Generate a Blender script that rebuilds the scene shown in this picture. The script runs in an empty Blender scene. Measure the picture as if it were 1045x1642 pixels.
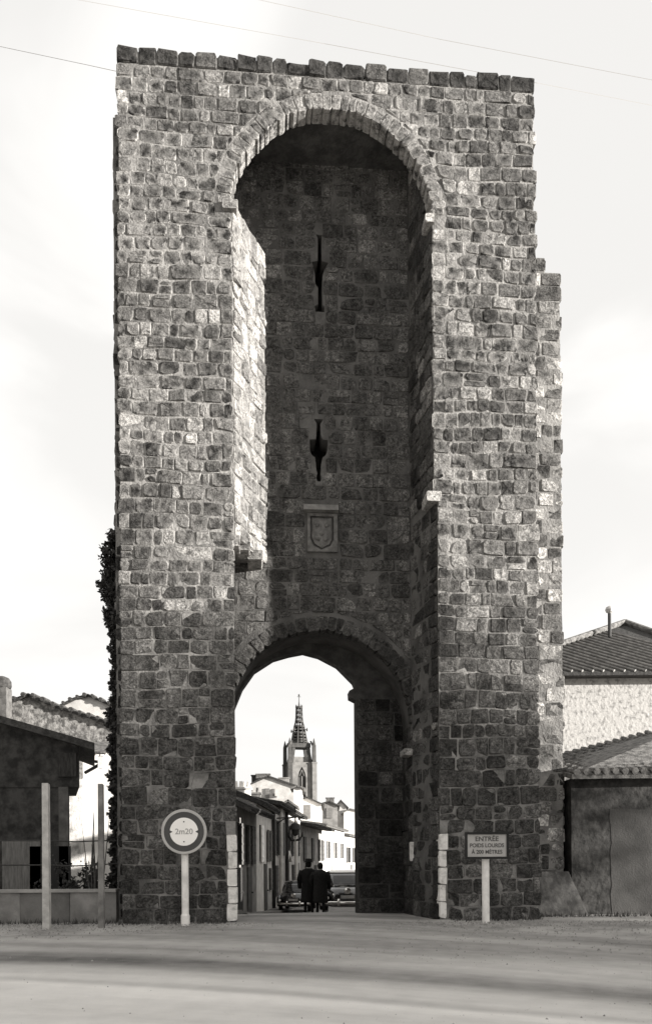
import bpy, math, random
import numpy as np
from math import sin, cos, tan, pi, radians, sqrt, atan2
from mathutils import Vector, Matrix, noise as mnoise

random.seed(11)
R = random.Random(7)
sc = bpy.context.scene
COL = sc.collection

# ------------------------------------------------------------------ camera
CAM_Z = 1.22
cam = bpy.data.cameras.new('camera')
camo = bpy.data.objects.new('camera', cam)
COL.objects.link(camo)
ROLL = radians(.385)
camo.matrix_world = (Matrix.Translation((0, 0, CAM_Z)) @ Matrix.Rotation(radians(90), 4, 'X')
                     @ Matrix.Rotation(-ROLL, 4, 'Z'))
cam.sensor_fit = 'VERTICAL'
cam.sensor_height = 36
cam.lens = 36 * 1300 / 1642
cam.shift_y = (1380 - 821) / 1642
cam.clip_start = .1
cam.clip_end = 9000
sc.camera = camo

# ------------------------------------------------------------------ sun and sky
TH = radians(4.8)
PHI = radians(22.5)
SUN_EL = radians(8.0)
Tn = Vector((cos(TH), sin(TH), 0))
Nn = Vector((sin(TH), -cos(TH), 0))
S = (Tn * cos(PHI) + Nn * sin(PHI)) * cos(SUN_EL) + Vector((0, 0, sin(SUN_EL)))
sun = bpy.data.lights.new('sun', 'SUN')
sun.energy = 5.0
sun.angle = radians(.6)
sun.color = (1, .97, .93)
suno = bpy.data.objects.new('sun', sun)
COL.objects.link(suno)
suno.rotation_euler = S.to_track_quat('Z', 'Y').to_euler()
suno.location = S * 60

world = bpy.data.worlds.new('World')
sc.world = world
world.use_nodes = True
wn, wl = world.node_tree.nodes, world.node_tree.links
wn.clear()
out = wn.new('ShaderNodeOutputWorld')
bg = wn.new('ShaderNodeBackground')
bg.inputs['Strength'].default_value = .055
sky = wn.new('ShaderNodeTexSky')
sky.sky_type = 'NISHITA'
sky.sun_disc = False
sky.sun_elevation = SUN_EL
sky.sun_rotation = atan2(S.x, S.y)
sky.air_density = 1.0
sky.dust_density = 2.0
bw = wn.new('ShaderNodeRGBToBW')
wl.new(sky.outputs[0], bw.inputs[0])
k = wn.new('ShaderNodeMath'); k.operation = 'MULTIPLY_ADD'
k.inputs[1].default_value = .35; k.inputs[2].default_value = 5.3
wl.new(bw.outputs[0], k.inputs[0])
tc = wn.new('ShaderNodeTexCoord')
mp = wn.new('ShaderNodeMapping'); mp.inputs['Scale'].default_value = (1.3, 1.3, 3.0)
mp.inputs['Location'].default_value = (3.1, .4, 1.7)
wl.new(tc.outputs['Generated'], mp.inputs[0])
n1 = wn.new('ShaderNodeTexNoise'); n1.inputs['Scale'].default_value = 1.7
n1.inputs['Detail'].default_value = 5; n1.inputs['Roughness'].default_value = .45
n1.inputs['Distortion'].default_value = .6
wl.new(mp.outputs[0], n1.inputs['Vector'])
cr = wn.new('ShaderNodeMapRange'); cr.interpolation_type = 'SMOOTHSTEP'
cr.inputs[1].default_value = .43; cr.inputs[2].default_value = .57
wl.new(n1.outputs['Fac'], cr.inputs[0])
mx = wn.new('ShaderNodeMix'); mx.data_type = 'FLOAT'
wl.new(cr.outputs[0], mx.inputs[0])
wl.new(k.outputs[0], mx.inputs[2])
mx.inputs[3].default_value = 6.5
tint = wn.new('ShaderNodeVectorMath'); tint.operation = 'SCALE'
tint.inputs[0].default_value = (1.0, .985, .962)
wl.new(mx.outputs[0], tint.inputs['Scale'])
wl.new(tint.outputs[0], bg.inputs[0])
wl.new(bg.outputs[0], out.inputs[0])

sc.view_settings.view_transform = 'Standard'
sc.view_settings.look = 'None'
sc.view_settings.gamma = 1
sc.view_settings.exposure = 1.55
sc.cycles.max_bounces = 5
sc.cycles.diffuse_bounces = 3

# ------------------------------------------------------------------ helpers
WARM = (1.0, .965, .915)


def g(v, w=WARM):
    return (min(v * w[0], 1), min(v * w[1], 1), min(v * w[2], 1), 1)


def mat(name, v=.3, v2=None, scale=3., rough=.9, bump=.3, bscale=25., attr=False, detail=6,
        stretch=(1, 1, 1), spec=.2, lo=.38, hi=.62, coat=0, metal=0, vor=0):
    m = bpy.data.materials.new(name)
    m.use_nodes = True
    n, l = m.node_tree.nodes, m.node_tree.links
    b = n['Principled BSDF']
    b.inputs['Roughness'].default_value = rough
    b.inputs['Specular IOR Level'].default_value = spec
    b.inputs['Coat Weight'].default_value = coat
    b.inputs['Metallic'].default_value = metal
    geo = n.new('ShaderNodeNewGeometry')
    mpn = n.new('ShaderNodeMapping'); mpn.inputs['Scale'].default_value = stretch
    l.new(geo.outputs['Position'], mpn.inputs[0])
    if v2 is None:
        v2 = v * .75
    nz = n.new('ShaderNodeTexNoise'); nz.inputs['Scale'].default_value = scale
    nz.inputs['Detail'].default_value = detail; nz.inputs['Roughness'].default_value = .62
    l.new(mpn.outputs[0], nz.inputs['Vector'])
    ramp = n.new('ShaderNodeMapRange')
    ramp.inputs[1].default_value = lo; ramp.inputs[2].default_value = hi
    l.new(nz.outputs['Fac'], ramp.inputs[0])
    mix = n.new('ShaderNodeMix'); mix.data_type = 'RGBA'
    l.new(ramp.outputs[0], mix.inputs[0])
    mix.inputs[6].default_value = g(v2); mix.inputs[7].default_value = g(v)
    l.new(mix.outputs[2], b.inputs['Base Color'])
    if bump:
        bn = n.new('ShaderNodeTexNoise'); bn.inputs['Scale'].default_value = bscale
        bn.inputs['Detail'].default_value = 5
        l.new(geo.outputs['Position'], bn.inputs['Vector'])
        h = bn.outputs['Fac']
        if vor:
            vn = n.new('ShaderNodeTexVoronoi'); vn.inputs['Scale'].default_value = vor
            vn.feature = 'DISTANCE_TO_EDGE'
            l.new(geo.outputs['Position'], vn.inputs['Vector'])
            mr = n.new('ShaderNodeMapRange'); mr.inputs[2].default_value = .12
            l.new(vn.outputs['Distance'], mr.inputs[0])
            ad = n.new('ShaderNodeMath'); ad.operation = 'ADD'
            l.new(mr.outputs[0], ad.inputs[0]); l.new(h, ad.inputs[1])
            h = ad.outputs[0]
        bp = n.new('ShaderNodeBump'); bp.inputs['Strength'].default_value = bump
        bp.inputs['Distance'].default_value = .03
        l.new(h, bp.inputs['Height']); l.new(bp.outputs[0], b.inputs['Normal'])
    return m


def stone_material(name='weathered_stone'):
    m = bpy.data.materials.new(name); m.use_nodes = True
    n, l = m.node_tree.nodes, m.node_tree.links
    b = n['Principled BSDF']
    b.inputs['Roughness'].default_value = .95; b.inputs['Specular IOR Level'].default_value = .1
    at_ = n.new('ShaderNodeAttribute'); at_.attribute_name = 'tone'
    sep = n.new('ShaderNodeSeparateColor'); l.new(at_.outputs['Color'], sep.inputs[0])
    geo = n.new('ShaderNodeNewGeometry')

    def noise(s, d=5, r=.6, dist=0):
        z = n.new('ShaderNodeTexNoise'); z.inputs['Scale'].default_value = s
        z.inputs['Detail'].default_value = d; z.inputs['Roughness'].default_value = r
        z.inputs['Distortion'].default_value = dist
        l.new(geo.outputs['Position'], z.inputs['Vector']); return z.outputs['Fac']

    def rng(x, a, b_, c, d):
        q = n.new('ShaderNodeMapRange'); q.inputs[1].default_value = a; q.inputs[2].default_value = b_
        q.inputs[3].default_value = c; q.inputs[4].default_value = d
        l.new(x, q.inputs[0]); return q.outputs[0]

    def mth(op, x, y):
        q = n.new('ShaderNodeMath'); q.operation = op
        for i, v in ((0, x), (1, y)):
            if isinstance(v, (int, float)): q.inputs[i].default_value = v
            else: l.new(v, q.inputs[i])
        return q.outputs[0]
    mottle = mth('MULTIPLY', rng(noise(9, 9, .85, .8), .42, .58, .35, 1.6), rng(noise(26, 6, .8, .3), .42, .6, .55, 1.45))      # lichen and pits
    broad = rng(noise(.55, 4), .38, .62, .8, 1.2)                # slow changes over the wall
    mps = n.new('ShaderNodeMapping'); mps.inputs['Scale'].default_value = (2.6, 2.6, .22)
    l.new(geo.outputs['Position'], mps.inputs[0])
    zs_ = n.new('ShaderNodeTexNoise'); zs_.inputs['Scale'].default_value = 1; zs_.inputs['Detail'].default_value = 5
    l.new(mps.outputs[0], zs_.inputs['Vector'])
    broad = mth('MULTIPLY', broad, rng(zs_.outputs['Fac'], .36, .64, .72, 1.32))      # rain streaks down the wall
    val = mth('MULTIPLY', mth('MULTIPLY', sep.outputs[0], mottle), broad)
    rimn = rng(noise(6, 5, .65), .4, .54, 0, 1)
    rim = mth('MULTIPLY', sep.outputs[1], rimn)                  # mortar smeared over the edges
    mixf = n.new('ShaderNodeMix'); mixf.data_type = 'FLOAT'
    l.new(rim, mixf.inputs[0]); l.new(val, mixf.inputs[2])
    l.new(mth('MULTIPLY', sep.outputs[2], rng(noise(20, 4), .35, .65, .75, 1.2)), mixf.inputs[3])
    sc_ = n.new('ShaderNodeVectorMath'); sc_.operation = 'SCALE'
    sc_.inputs[0].default_value = WARM; l.new(mixf.outputs[0], sc_.inputs['Scale'])
    l.new(sc_.outputs[0], b.inputs['Base Color'])
    bp = n.new('ShaderNodeBump'); bp.inputs['Strength'].default_value = 1.0; bp.inputs['Distance'].default_value = .07
    l.new(mth('ADD', noise(9, 8, .7), mth('MULTIPLY', noise(45, 3), .25)), bp.inputs['Height'])
    l.new(bp.outputs[0], b.inputs['Normal'])
    return m


class MB:
    """collects geometry for ONE mesh"""
    def __init__(s):
        s.v = []; s.f = []; s.t = []; s.m = []

    def add(s, vs, fs, tone=None, mi=0):
        o = len(s.v)
        s.v += [tuple(p) for p in vs]
        s.f += [tuple(i + o for i in f) for f in fs]
        s.m += [mi] * len(fs)
        s.t += (tone if tone is not None else [(1, 0, 0)] * len(vs))

    def box(s, x0, x1, y0, y1, z0, z1, mi=0):
        s.add([(x0, y0, z0), (x1, y0, z0), (x1, y1, z0), (x0, y1, z0), (x0, y0, z1), (x1, y0, z1), (x1, y1, z1), (x0, y1, z1)],
              [(3, 2, 1, 0), (4, 5, 6, 7), (0, 1, 5, 4), (1, 2, 6, 5), (2, 3, 7, 6), (3, 0, 4, 7)], mi=mi)

    def hull8(s, p, mi=0):
        s.add(p, [(3, 2, 1, 0), (4, 5, 6, 7), (0, 1, 5, 4), (1, 2, 6, 5), (2, 3, 7, 6), (3, 0, 4, 7)], mi=mi)

    def prism(s, plan, z0, z1, mi=0):
        n = len(plan)
        s.add([(x, y, z0) for x, y in plan] + [(x, y, z1) for x, y in plan],
              [tuple(reversed(range(n))), tuple(range(n, 2 * n))] + [(i, (i + 1) % n, n + (i + 1) % n, n + i) for i in range(n)], mi=mi)

    def tube(s, pts, r, n=8, mi=0, cap=True):
        pts = [Vector(p) for p in pts]
        rs = r if isinstance(r, (list, tuple)) else [r] * len(pts)
        vs = []
        for i, p in enumerate(pts):
            d = (pts[min(i + 1, len(pts) - 1)] - pts[max(i - 1, 0)]).normalized()
            a = d.cross(Vector((0, 0, 1)) if abs(d.z) < .9 else Vector((1, 0, 0))).normalized(); b = d.cross(a)
            vs += [p + (a * cos(2 * pi * j / n) + b * sin(2 * pi * j / n)) * rs[i] for j in range(n)]
        fs = []
        for i in range(len(pts) - 1):
            for j in range(n):
                k_ = (j + 1) % n
                fs.append((i * n + j, i * n + k_, (i + 1) * n + k_, (i + 1) * n + j))
        if cap:
            fs.append(tuple(range(n))[::-1]); fs.append(tuple((len(pts) - 1) * n + j for j in range(n)))
        s.add(vs, fs, mi=mi)

    def lathe(s, prof, c=(0, 0, 0), n=20, axis='z', mi=0):
        vs = []
        for r_, h in prof:
            for j in range(n):
                a = 2 * pi * j / n
                if axis == 'z': vs.append((c[0] + r_ * cos(a), c[1] + r_ * sin(a), c[2] + h))
                elif axis == 'y': vs.append((c[0] + r_ * cos(a), c[1] + h, c[2] + r_ * sin(a)))
                else: vs.append((c[0] + h, c[1] + r_ * cos(a), c[2] + r_ * sin(a)))
        fs = []
        for i in range(len(prof) - 1):
            for j in range(n):
                k_ = (j + 1) % n
                fs.append((i * n + j, i * n + k_, (i + 1) * n + k_, (i + 1) * n + j))
        fs.append(tuple(range(n))[::-1]); fs.append(tuple((len(prof) - 1) * n + j for j in range(n)))
        s.add(vs, fs, mi=mi)

    def mesh(s, name, mats, smooth=False):
        me = bpy.data.meshes.new(name)
        me.from_pydata(s.v, [], s.f)
        a = me.color_attributes.new('tone', 'FLOAT_COLOR', 'POINT')
        a.data.foreach_set('color', [c for t in s.t for c in (t[0], t[1], t[2], 1.0)])
        for m in (mats if isinstance(mats, (list, tuple)) else [mats]):
            me.materials.append(m)
        me.polygons.foreach_set('material_index', s.m)
        if smooth:
            me.polygons.foreach_set('use_smooth', [True] * len(me.polygons))
        me.update()
        return me

    def build(s, name, mats, parent=None, smooth=False, loc=None, fixn=False):
        me = s.mesh(name, mats, smooth)
        if fixn:
            import bmesh
            bm = bmesh.new(); bm.from_mesh(me); bmesh.ops.recalc_face_normals(bm, faces=bm.faces); bm.to_mesh(me); bm.free()
        o = bpy.data.objects.new(name, me)
        COL.objects.link(o)
        if parent: o.parent = parent
        if loc: o.location = loc
        return o


def thing(name, label, cat, loc=(0, 0, 0), rz=0, group=None):
    o = bpy.data.objects.new(name, None); COL.objects.link(o)
    o.location = loc; o.rotation_euler = (0, 0, rz); o.empty_display_size = .3
    o['label'] = label; o['category'] = cat
    if group: o['group'] = group
    return o


def tag(o, label=None, cat=None, group=None, kind=None):
    for k_, v in (('label', label), ('category', cat), ('group', group), ('kind', kind)):
        if v: o[k_] = v
    return o


def copy_tree(o, parent=None):
    c = o.copy(); COL.objects.link(c); c.parent = parent
    for ch in list(o.children):
        copy_tree(ch, c)
    return c


def plate(name, outline, holes, w0, w1, m, parent):
    """flat polygon with holes in the (u, z) plane, given thickness from w0 to w1"""
    cu = bpy.data.curves.new(name, 'CURVE'); cu.dimensions = '2D'; cu.fill_mode = 'BOTH'
    cu.extrude = (w1 - w0) / 2
    for pl in [outline] + holes:
        sp = cu.splines.new('POLY'); sp.points.add(len(pl) - 1)
        for i, (x, y) in enumerate(pl): sp.points[i].co = (x, y, 0, 1)
        sp.use_cyclic_u = True
    tmp = bpy.data.objects.new(name, cu); COL.objects.link(tmp)
    dg = bpy.context.evaluated_depsgraph_get()
    me = bpy.data.meshes.new_from_object(tmp.evaluated_get(dg))
    bpy.data.objects.remove(tmp)
    # curve xy -> (u, z), curve z -> -w
    me.transform(Matrix(((1, 0, 0, 0), (0, 0, -1, (w0 + w1) / 2), (0, 1, 0, 0), (0, 0, 0, 1))))
    me.materials.clear(); me.materials.append(m)
    me.name = name
    o = bpy.data.objects.new(name, me); COL.objects.link(o); o.parent = parent
    return o


def ray(px, py):
    dx, dy = px - 522.5, 1380 - py
    c, s_ = cos(-ROLL), sin(-ROLL)
    return (c * dx - s_ * dy) / 1300, (s_ * dx + c * dy) / 1300


def at(px, py, Y):
    a, b = ray(px, py)
    return Vector((a * Y, Y, CAM_Z + b * Y))


def lerp(a, b, t): return a + (b - a) * t


def table(tb, x):
    if x <= tb[0][0]: return tb[0][1]
    for (a, b), (c, d) in zip(tb, tb[1:]):
        if x <= c: return lerp(b, d, (x - a) / (c - a))
    return tb[-1][1]


ZG = [(-60, -.35), (8, -.3), (12, -.12), (15.3, 0), (17.5, 0), (19.5, -.06), (27, -.65), (35, -1.07), (48, -1.35), (3000, -1.6)]


def zg(x, y):
    side = max(0, min(1, (abs(x) - 4.5) / 3)) if y > 16 else 0
    z = table(ZG, y)
    if y > 16: z = lerp(z, max(z, -.25), side if y < 60 else 0)
    return z


# ------------------------------------------------------------------ materials
M_stone = stone_material()
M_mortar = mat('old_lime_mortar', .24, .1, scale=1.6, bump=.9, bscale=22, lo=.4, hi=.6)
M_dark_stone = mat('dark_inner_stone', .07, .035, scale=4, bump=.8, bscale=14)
M_render_white = mat('whitewashed_render', .78, .6, scale=2.2, bump=.2)
M_render_pale = mat('pale_render', .56, .4, scale=1.6, bump=.3)
M_render_grey = mat('grey_render', .3, .19, scale=1.8, bump=.3)
M_render_dark = mat('dark_render', .085, .04, scale=1.4, bump=.5, bscale=12)
M_rubble = mat('rubble_wall', .3, .09, scale=6.5, bump=1.0, bscale=9, lo=.4, hi=.6)
M_rubble_pale = mat('pale_mottled_rubble_render', .44, .22, scale=6, bump=.7, bscale=10, lo=.36, hi=.5)
M_rubble_dark = mat('dark_rubble', .055, .02, scale=4.5, bump=1.0, bscale=8)
M_tile = mat('dark_clay_tile', .07, .03, scale=9, bump=.5, bscale=30)
M_tile_l = mat('weathered_clay_tile', .2, .07, scale=7, bump=.5, bscale=30)
M_wood_dark = mat('dark_wood', .05, .025, scale=5, bump=.4, stretch=(6, 6, 1))
M_shutter = mat('painted_shutter', .12, .08, scale=6, bump=.2)
M_shutter_g = mat('grey_shutter', .22, .17, scale=6, bump=.2)
M_glass = mat('window_glass', .03, .02, rough=.12, bump=0, spec=.6)
M_white = mat('white_paint', .82, .6, scale=4, bump=.1, rough=.6)
M_paint_worn = mat('worn_white_limewash', .72, .42, scale=5, bump=.7, bscale=18, lo=.34, hi=.5)
M_enamel = mat('white_enamel', .9, .87, scale=6, bump=0, rough=.35, spec=.4)
M_ring_l = mat('light_grey_enamel', .45, .4, scale=6, bump=0, rough=.4, spec=.4)
M_ring_d = mat('dark_red_enamel_grey', .055, .045, scale=4, bump=0, rough=.4, spec=.4)
M_black = mat('black_paint', .02, .015, bump=0, rough=.5)
M_conc = mat('post_concrete', .5, .36, scale=7, bump=.3)
M_conc_d = mat('low_wall_concrete', .16, .075, scale=1.3, bump=.4)
M_iron = mat('iron', .04, .03, bump=.1, rough=.6)
M_wire = mat('grey_wire', .3, .3, bump=0)
M_leaf = mat('ivy_leaf', .05, .025, scale=6, bump=0, rough=.7)
M_bush = mat('dark_foliage', .06, .025, scale=5, bump=0, rough=.7)
M_bark = mat('bark', .1, .05, scale=8, bump=.6)
M_car = mat('dark_car_paint', .025, .02, bump=0, rough=.18, spec=.5, coat=1)
M_car2 = mat('black_car_paint', .015, .012, bump=0, rough=.22, spec=.5, coat=1)
M_chrome = mat('chrome', .75, .7, bump=0, rough=.15, metal=1)
M_rubber = mat('rubber', .02, .015, bump=.1)
M_coat = mat('black_wool_coat', .012, .008, scale=20, bump=.2)
M_coat2 = mat('charcoal_wool_coat', .018, .011, scale=20, bump=.2)
M_skin = mat('skin', .38, .33, bump=0, rough=.6)
M_hair = mat('dark_hair', .015, .01, bump=.2)
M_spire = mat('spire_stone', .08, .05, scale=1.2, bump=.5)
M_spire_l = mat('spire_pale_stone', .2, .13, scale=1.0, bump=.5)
M_dirt = mat('pale_dirt', .38, .22, scale=.9, bump=.6, bscale=16)

# road: streaks left by wheels sweeping across the square
def road_material():
    m = bpy.data.materials.new('worn_road'); m.use_nodes = True
    n, l = m.node_tree.nodes, m.node_tree.links
    b = n['Principled BSDF']; b.inputs['Roughness'].default_value = .85; b.inputs['Specular IOR Level'].default_value = .15
    geo = n.new('ShaderNodeNewGeometry')
    sep = n.new('ShaderNodeSeparateXYZ'); l.new(geo.outputs['Position'], sep.inputs[0])

    def mth(op, x, y=0, z=None):
        q = n.new('ShaderNodeMath'); q.operation = op
        for i, v in ((0, x), (1, y), (2, z)):
            if v is None: continue
            if isinstance(v, (int, float)): q.inputs[i].default_value = v
            else: l.new(v, q.inputs[i])
        return q.outputs[0]
    X, Y = sep.outputs[0], sep.outputs[1]
    perp = mth('ADD', mth('ADD', mth('MULTIPLY', X, .36), mth('MULTIPLY', Y, .93)), mth('MULTIPLY', mth('MULTIPLY', X, X), .022))
    along = mth('SUBTRACT', mth('MULTIPLY', X, .93), mth('MULTIPLY', Y, .36))
    cv = n.new('ShaderNodeCombineXYZ'); l.new(mth('MULTIPLY', along, .08), cv.inputs[0]); l.new(mth('MULTIPLY', perp, .75), cv.inputs[1])
    st = n.new('ShaderNodeTexNoise'); st.inputs['Scale'].default_value = 1.6; st.inputs['Detail'].default_value = 5; st.inputs['Roughness'].default_value = .6
    l.new(cv.outputs[0], st.inputs['Vector'])

    def bumpf(c, w):
        d = mth('ABSOLUTE', mth('SUBTRACT', perp, c))
        q = n.new('ShaderNodeMapRange'); q.interpolation_type = 'SMOOTHSTEP'
        q.inputs[1].default_value = 0; q.inputs[2].default_value = w; q.inputs[3].default_value = 1; q.inputs[4].default_value = 0
        l.new(d, q.inputs[0]); return q.outputs[0]

    def smooth(x, a, c):
        q = n.new('ShaderNodeMapRange'); q.interpolation_type = 'SMOOTHSTEP'
        q.inputs[1].default_value = min(a, c); q.inputs[2].default_value = max(a, c)
        if a > c: q.inputs[3].default_value = 1; q.inputs[4].default_value = 0
        l.new(x, q.inputs[0]); return q.outputs[0]
    fine = n.new('ShaderNodeTexNoise'); fine.inputs['Scale'].default_value = 3; fine.inputs['Detail'].default_value = 9
    l.new(geo.outputs['Position'], fine.inputs['Vector'])
    v = mth('MULTIPLY_ADD', st.outputs['Fac'], .46, .225)                     # streaky base
    v = mth('MULTIPLY_ADD', mth('SUBTRACT', fine.outputs['Fac'], .5), .17, v)
    near = smooth(perp, 9.6, 7.6)                                           # paler dusty sweep near the camera
    v = mth('MULTIPLY_ADD', near, .2, v)
    v = mth('MULTIPLY_ADD', bumpf(9.35, .75), -.2, v)                       # darker wheel tracks
    v = mth('MULTIPLY_ADD', bumpf(8.05, .24), -.14, v)
    v = mth('MULTIPLY_ADD', bumpf(10.9, .5), .05, v)
    v = mth('MULTIPLY_ADD', smooth(Y, 16, 22), -.09, v)
    v = mth('MULTIPLY_ADD', mth('MULTIPLY', smooth(X, 2.5, 6), smooth(Y, 14, 11)), -.11, v)
    v = mth('MULTIPLY_ADD', smooth(Y, 9.8, 12.2), -.15, v)
    v = mth('MAXIMUM', v, .05)
    s_ = n.new('ShaderNodeVectorMath'); s_.operation = 'SCALE'; s_.inputs[0].default_value = WARM
    l.new(v, s_.inputs['Scale']); l.new(s_.outputs[0], b.inputs['Base Color'])
    bn = n.new('ShaderNodeTexNoise'); bn.inputs['Scale'].default_value = 18; bn.inputs['Detail'].default_value = 8; bn.inputs['Roughness'].default_value = .75
    l.new(geo.outputs['Position'], bn.inputs['Vector'])
    bp = n.new('ShaderNodeBump'); bp.inputs['Strength'].default_value = .9; bp.inputs['Distance'].default_value = .02
    l.new(bn.outputs['Fac'], bp.inputs['Height']); l.new(bp.outputs[0], b.inputs['Normal'])
    return m
M_road = road_material()

# ------------------------------------------------------------------ ground and road
def axis(parts):
    o = []
    for a, b, n in parts:
        o += [a + (b - a) * i / n for i in range(n)]
    return o + [parts[-1][1]]
gx = axis([(-2500, -200, 4), (-200, -30, 6), (-30, -10, 14), (-10, 10, 50), (10, 30, 14), (30, 200, 6), (200, 2500, 4)])
gy = axis([(-300, 0, 6), (0, 6, 8), (6, 20, 56), (20, 60, 40), (60, 200, 10), (200, 3500, 6)])
gm = MB()
vs = [(x, y, zg(x, y) + (R.uniform(-.012, .012) if abs(x) < 12 and 13 < y < 24 and abs(x) > 2 else 0)) for y in gy for x in gx]
nx = len(gx)
gm.add(vs, [(j * nx + i, j * nx + i + 1, (j + 1) * nx + i + 1, (j + 1) * nx + i) for j in range(len(gy) - 1) for i in range(nx - 1)])
tag(gm.build('ground', M_dirt, smooth=True), kind='structure')
RL = [(-60, -60), (11.9, -40), (12.7, -14), (13.6, -6.3), (14.3, -3.9), (15.0, -2.5), (15.8, -1.95), (19.5, -1.85), (22, -2.4), (27, -2.25), (38, -1.8), (52, -.8), (62, .5), (90, 4)]
RR = [(-60, 60), (10.2, 30), (11.4, 12), (12.6, 6.2), (13.6, 4.2), (14.4, 3.0), (15.2, 2.3), (15.9, 1.95), (19.5, 1.9), (22, 2.6), (90, 9)]
rm = MB()
ys = axis([(-60, 4, 10), (4, 16, 60), (16, 24, 30), (24, 90, 50)])
N = 24
vs = []
for y in ys:
    a, b = table(RL, y), table(RR, y)
    for i in range(N + 1):
        x = a + (b - a) * i / N
        vs.append((x, y, table(ZG, y) + .012 + (.03 * (1 - abs(2 * i / N - 1)) if y < 20 else .02)))
rm.add(vs, [(j * (N + 1) + i, j * (N + 1) + i + 1, (j + 1) * (N + 1) + i + 1, (j + 1) * (N + 1) + i) for j in range(len(ys) - 1) for i in range(N)])
tag(rm.build('road', M_road, smooth=True), kind='structure')
pv = MB()
for (y0, y1) in [(21, 27), (27, 38), (38, 52), (52, 62)]:
    for q in range(3):
        ya, yb = lerp(y0, y1, q / 3), lerp(y0, y1, (q + 1) / 3)
        za, zb = table(ZG, ya), table(ZG, yb)
        fa, fb = table(RL, ya), table(RL, yb)
        pv.hull8([(fa - 1.6, ya, za - .3), (fa, ya, za - .3), (fb, yb, zb - .3), (fb - 1.6, yb, zb - .3),
                  (fa - 1.6, ya, za + .14), (fa, ya, za + .14), (fb, yb, zb + .14), (fb - 1.6, yb, zb + .14)])
tag(pv.build('pavement', mat('pavement_stone', .24, .16, scale=2)), kind='structure')

# ------------------------------------------------------------------ the gate tower
OX, OY = -4.0135, 15.9
tower = thing('gate_tower', 'tall ruined medieval stone gate tower with arched niche and street passage', 'tower', (OX, OY, 0), TH)
HT, WT = 17.26, 8.42
AC, AZ, AR = 4.24, 14.3, 2.0        # niche arch
PC, PZ, PR = 4.05, 4.25, 1.98       # portal arch


def arc(c, z, r, a0=0, a1=pi, n=28, pt=0):
    return [(c + r * cos(a0 + (a1 - a0) * i / n), z + r * sin(a0 + (a1 - a0) * i / n) * (1 + pt)) for i in range(n + 1)]

rc = AR + .06
outline = [(0.02, -.5), (2.24, -.5), (2.20, AZ)] + arc(AC, AZ, rc, pi, 0)[0:] + [(6.28, AZ), (6.28, 8.6), (6.35, 8.6), (6.35, -.5), (8.40, -.5), (8.38, 17.17), (.05, 17.17)]
plate('wall', outline, [], .03, .36, M_mortar, tower)
c = MB()
c.prism([(.04, .36), (2.41, .36), (2.89, 1.41), (.04, 1.41)], 7.66, AZ + .03)
c.prism([(.04, .36), (2.05, .36), (2.0, 1.41), (.04, 1.41)], AZ + .03, 16.9)
c.prism([(.04, .36), (2.1, .36), (2.02, 1.41), (.04, 1.41)], -.5, 7.66)
ci = MB(); ci.prism([(6.27, .36), (7.0, .36), (7.0, 1.41), (6.06, 1.41)], -.5, 16.9)
c.prism([(7.0, .36), (8.39, .36), (8.39, 1.41), (7.0, 1.41)], -.5, 16.9)
cd = MB(); cd.box(2.0, 6.4, .365, 1.42, 16.36, 16.94); cd.build('vault', M_dark_stone, tower)  # ceiling in dark stone, shade of the niche top put into its colour
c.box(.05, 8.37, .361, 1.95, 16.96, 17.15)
M_mortar_in = mat('shade_toned_inner_mortar', .11, .055, scale=1.3, bump=.9, bscale=20)  # darker copy of the mortar, shade inside the niche put into its colour
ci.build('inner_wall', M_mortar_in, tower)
# rear mass
c.box(-.3, .1, 1.42, 3.3, -.5, 17.1)
c.box(8.3, 9.46, 1.42, 3.3, -.5, 14.3)
c.box(8.3, 9.12, 1.42, 3.3, 14.3, 14.62)
c.box(8.3, 8.9, 1.42, 3.3, 14.62, 14.95)
c.box(.1, 8.3, 2.9, 3.3, 8.0, 16.9)
c.box(-.3, 8.4, 1.95, 3.3, 16.97, 17.1)
c.build('inner_wall', M_mortar, tower)
prt = PR + .06
po = [(PC - prt, -.5)] + arc(PC, PZ, prt, pi, 0, pt=.0) + [(PC + prt, -.5)]


def slit(cu, z0, z1, arms):
    """outline of an arrow slit: list of (z, left half, right half)"""
    return [(cu - l_, z) for z, l_, r_ in arms] + [(cu + r_, z) for z, l_, r_ in reversed(arms)]
S1 = slit(4.10, 13.2, 14.82, [(13.18, .10, .10), (13.30, .12, .10), (13.34, .045, .05), (13.70, .04, .045), (13.78, .10, .05), (13.98, .11, .06), (14.12, .13, .11), (14.26, .18, .19), (14.24, .06, .08), (14.30, .04, .04), (14.78, .04, .04), (14.86, .09, .06)][0:8] + [(14.29, .045, .045), (14.78, .04, .04), (14.86, .08, .06)])
S2 = slit(4.05, 9.5, 10.82, [(9.48, .035, .035), (9.56, .06, .06), (9.66, .035, .035), (9.75, .06, .05), (9.85, .065, .05), (10.0, .08, .08), (10.06, .16, .15), (10.16, .19, .19), (10.39, .20, .20), (10.40, .06, .09), (10.5, .05, .05), (10.74, .04, .04), (10.84, .10, .10)])
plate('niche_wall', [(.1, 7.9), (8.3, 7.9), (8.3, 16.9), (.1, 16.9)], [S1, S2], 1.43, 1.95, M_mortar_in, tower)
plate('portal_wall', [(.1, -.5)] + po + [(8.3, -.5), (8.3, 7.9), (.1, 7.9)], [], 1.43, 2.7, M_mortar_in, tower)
ro = [(2.14, -.5), (2.14, 4.75), (2.34, 5.24), (2.62, 5.64), (3.06, 5.93), (3.42, 6.04), (3.76, 6.11), (4.12, 6.02), (4.55, 5.80), (4.93, 5.42), (4.98, 5.3), (4.98, -.5)]
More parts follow.
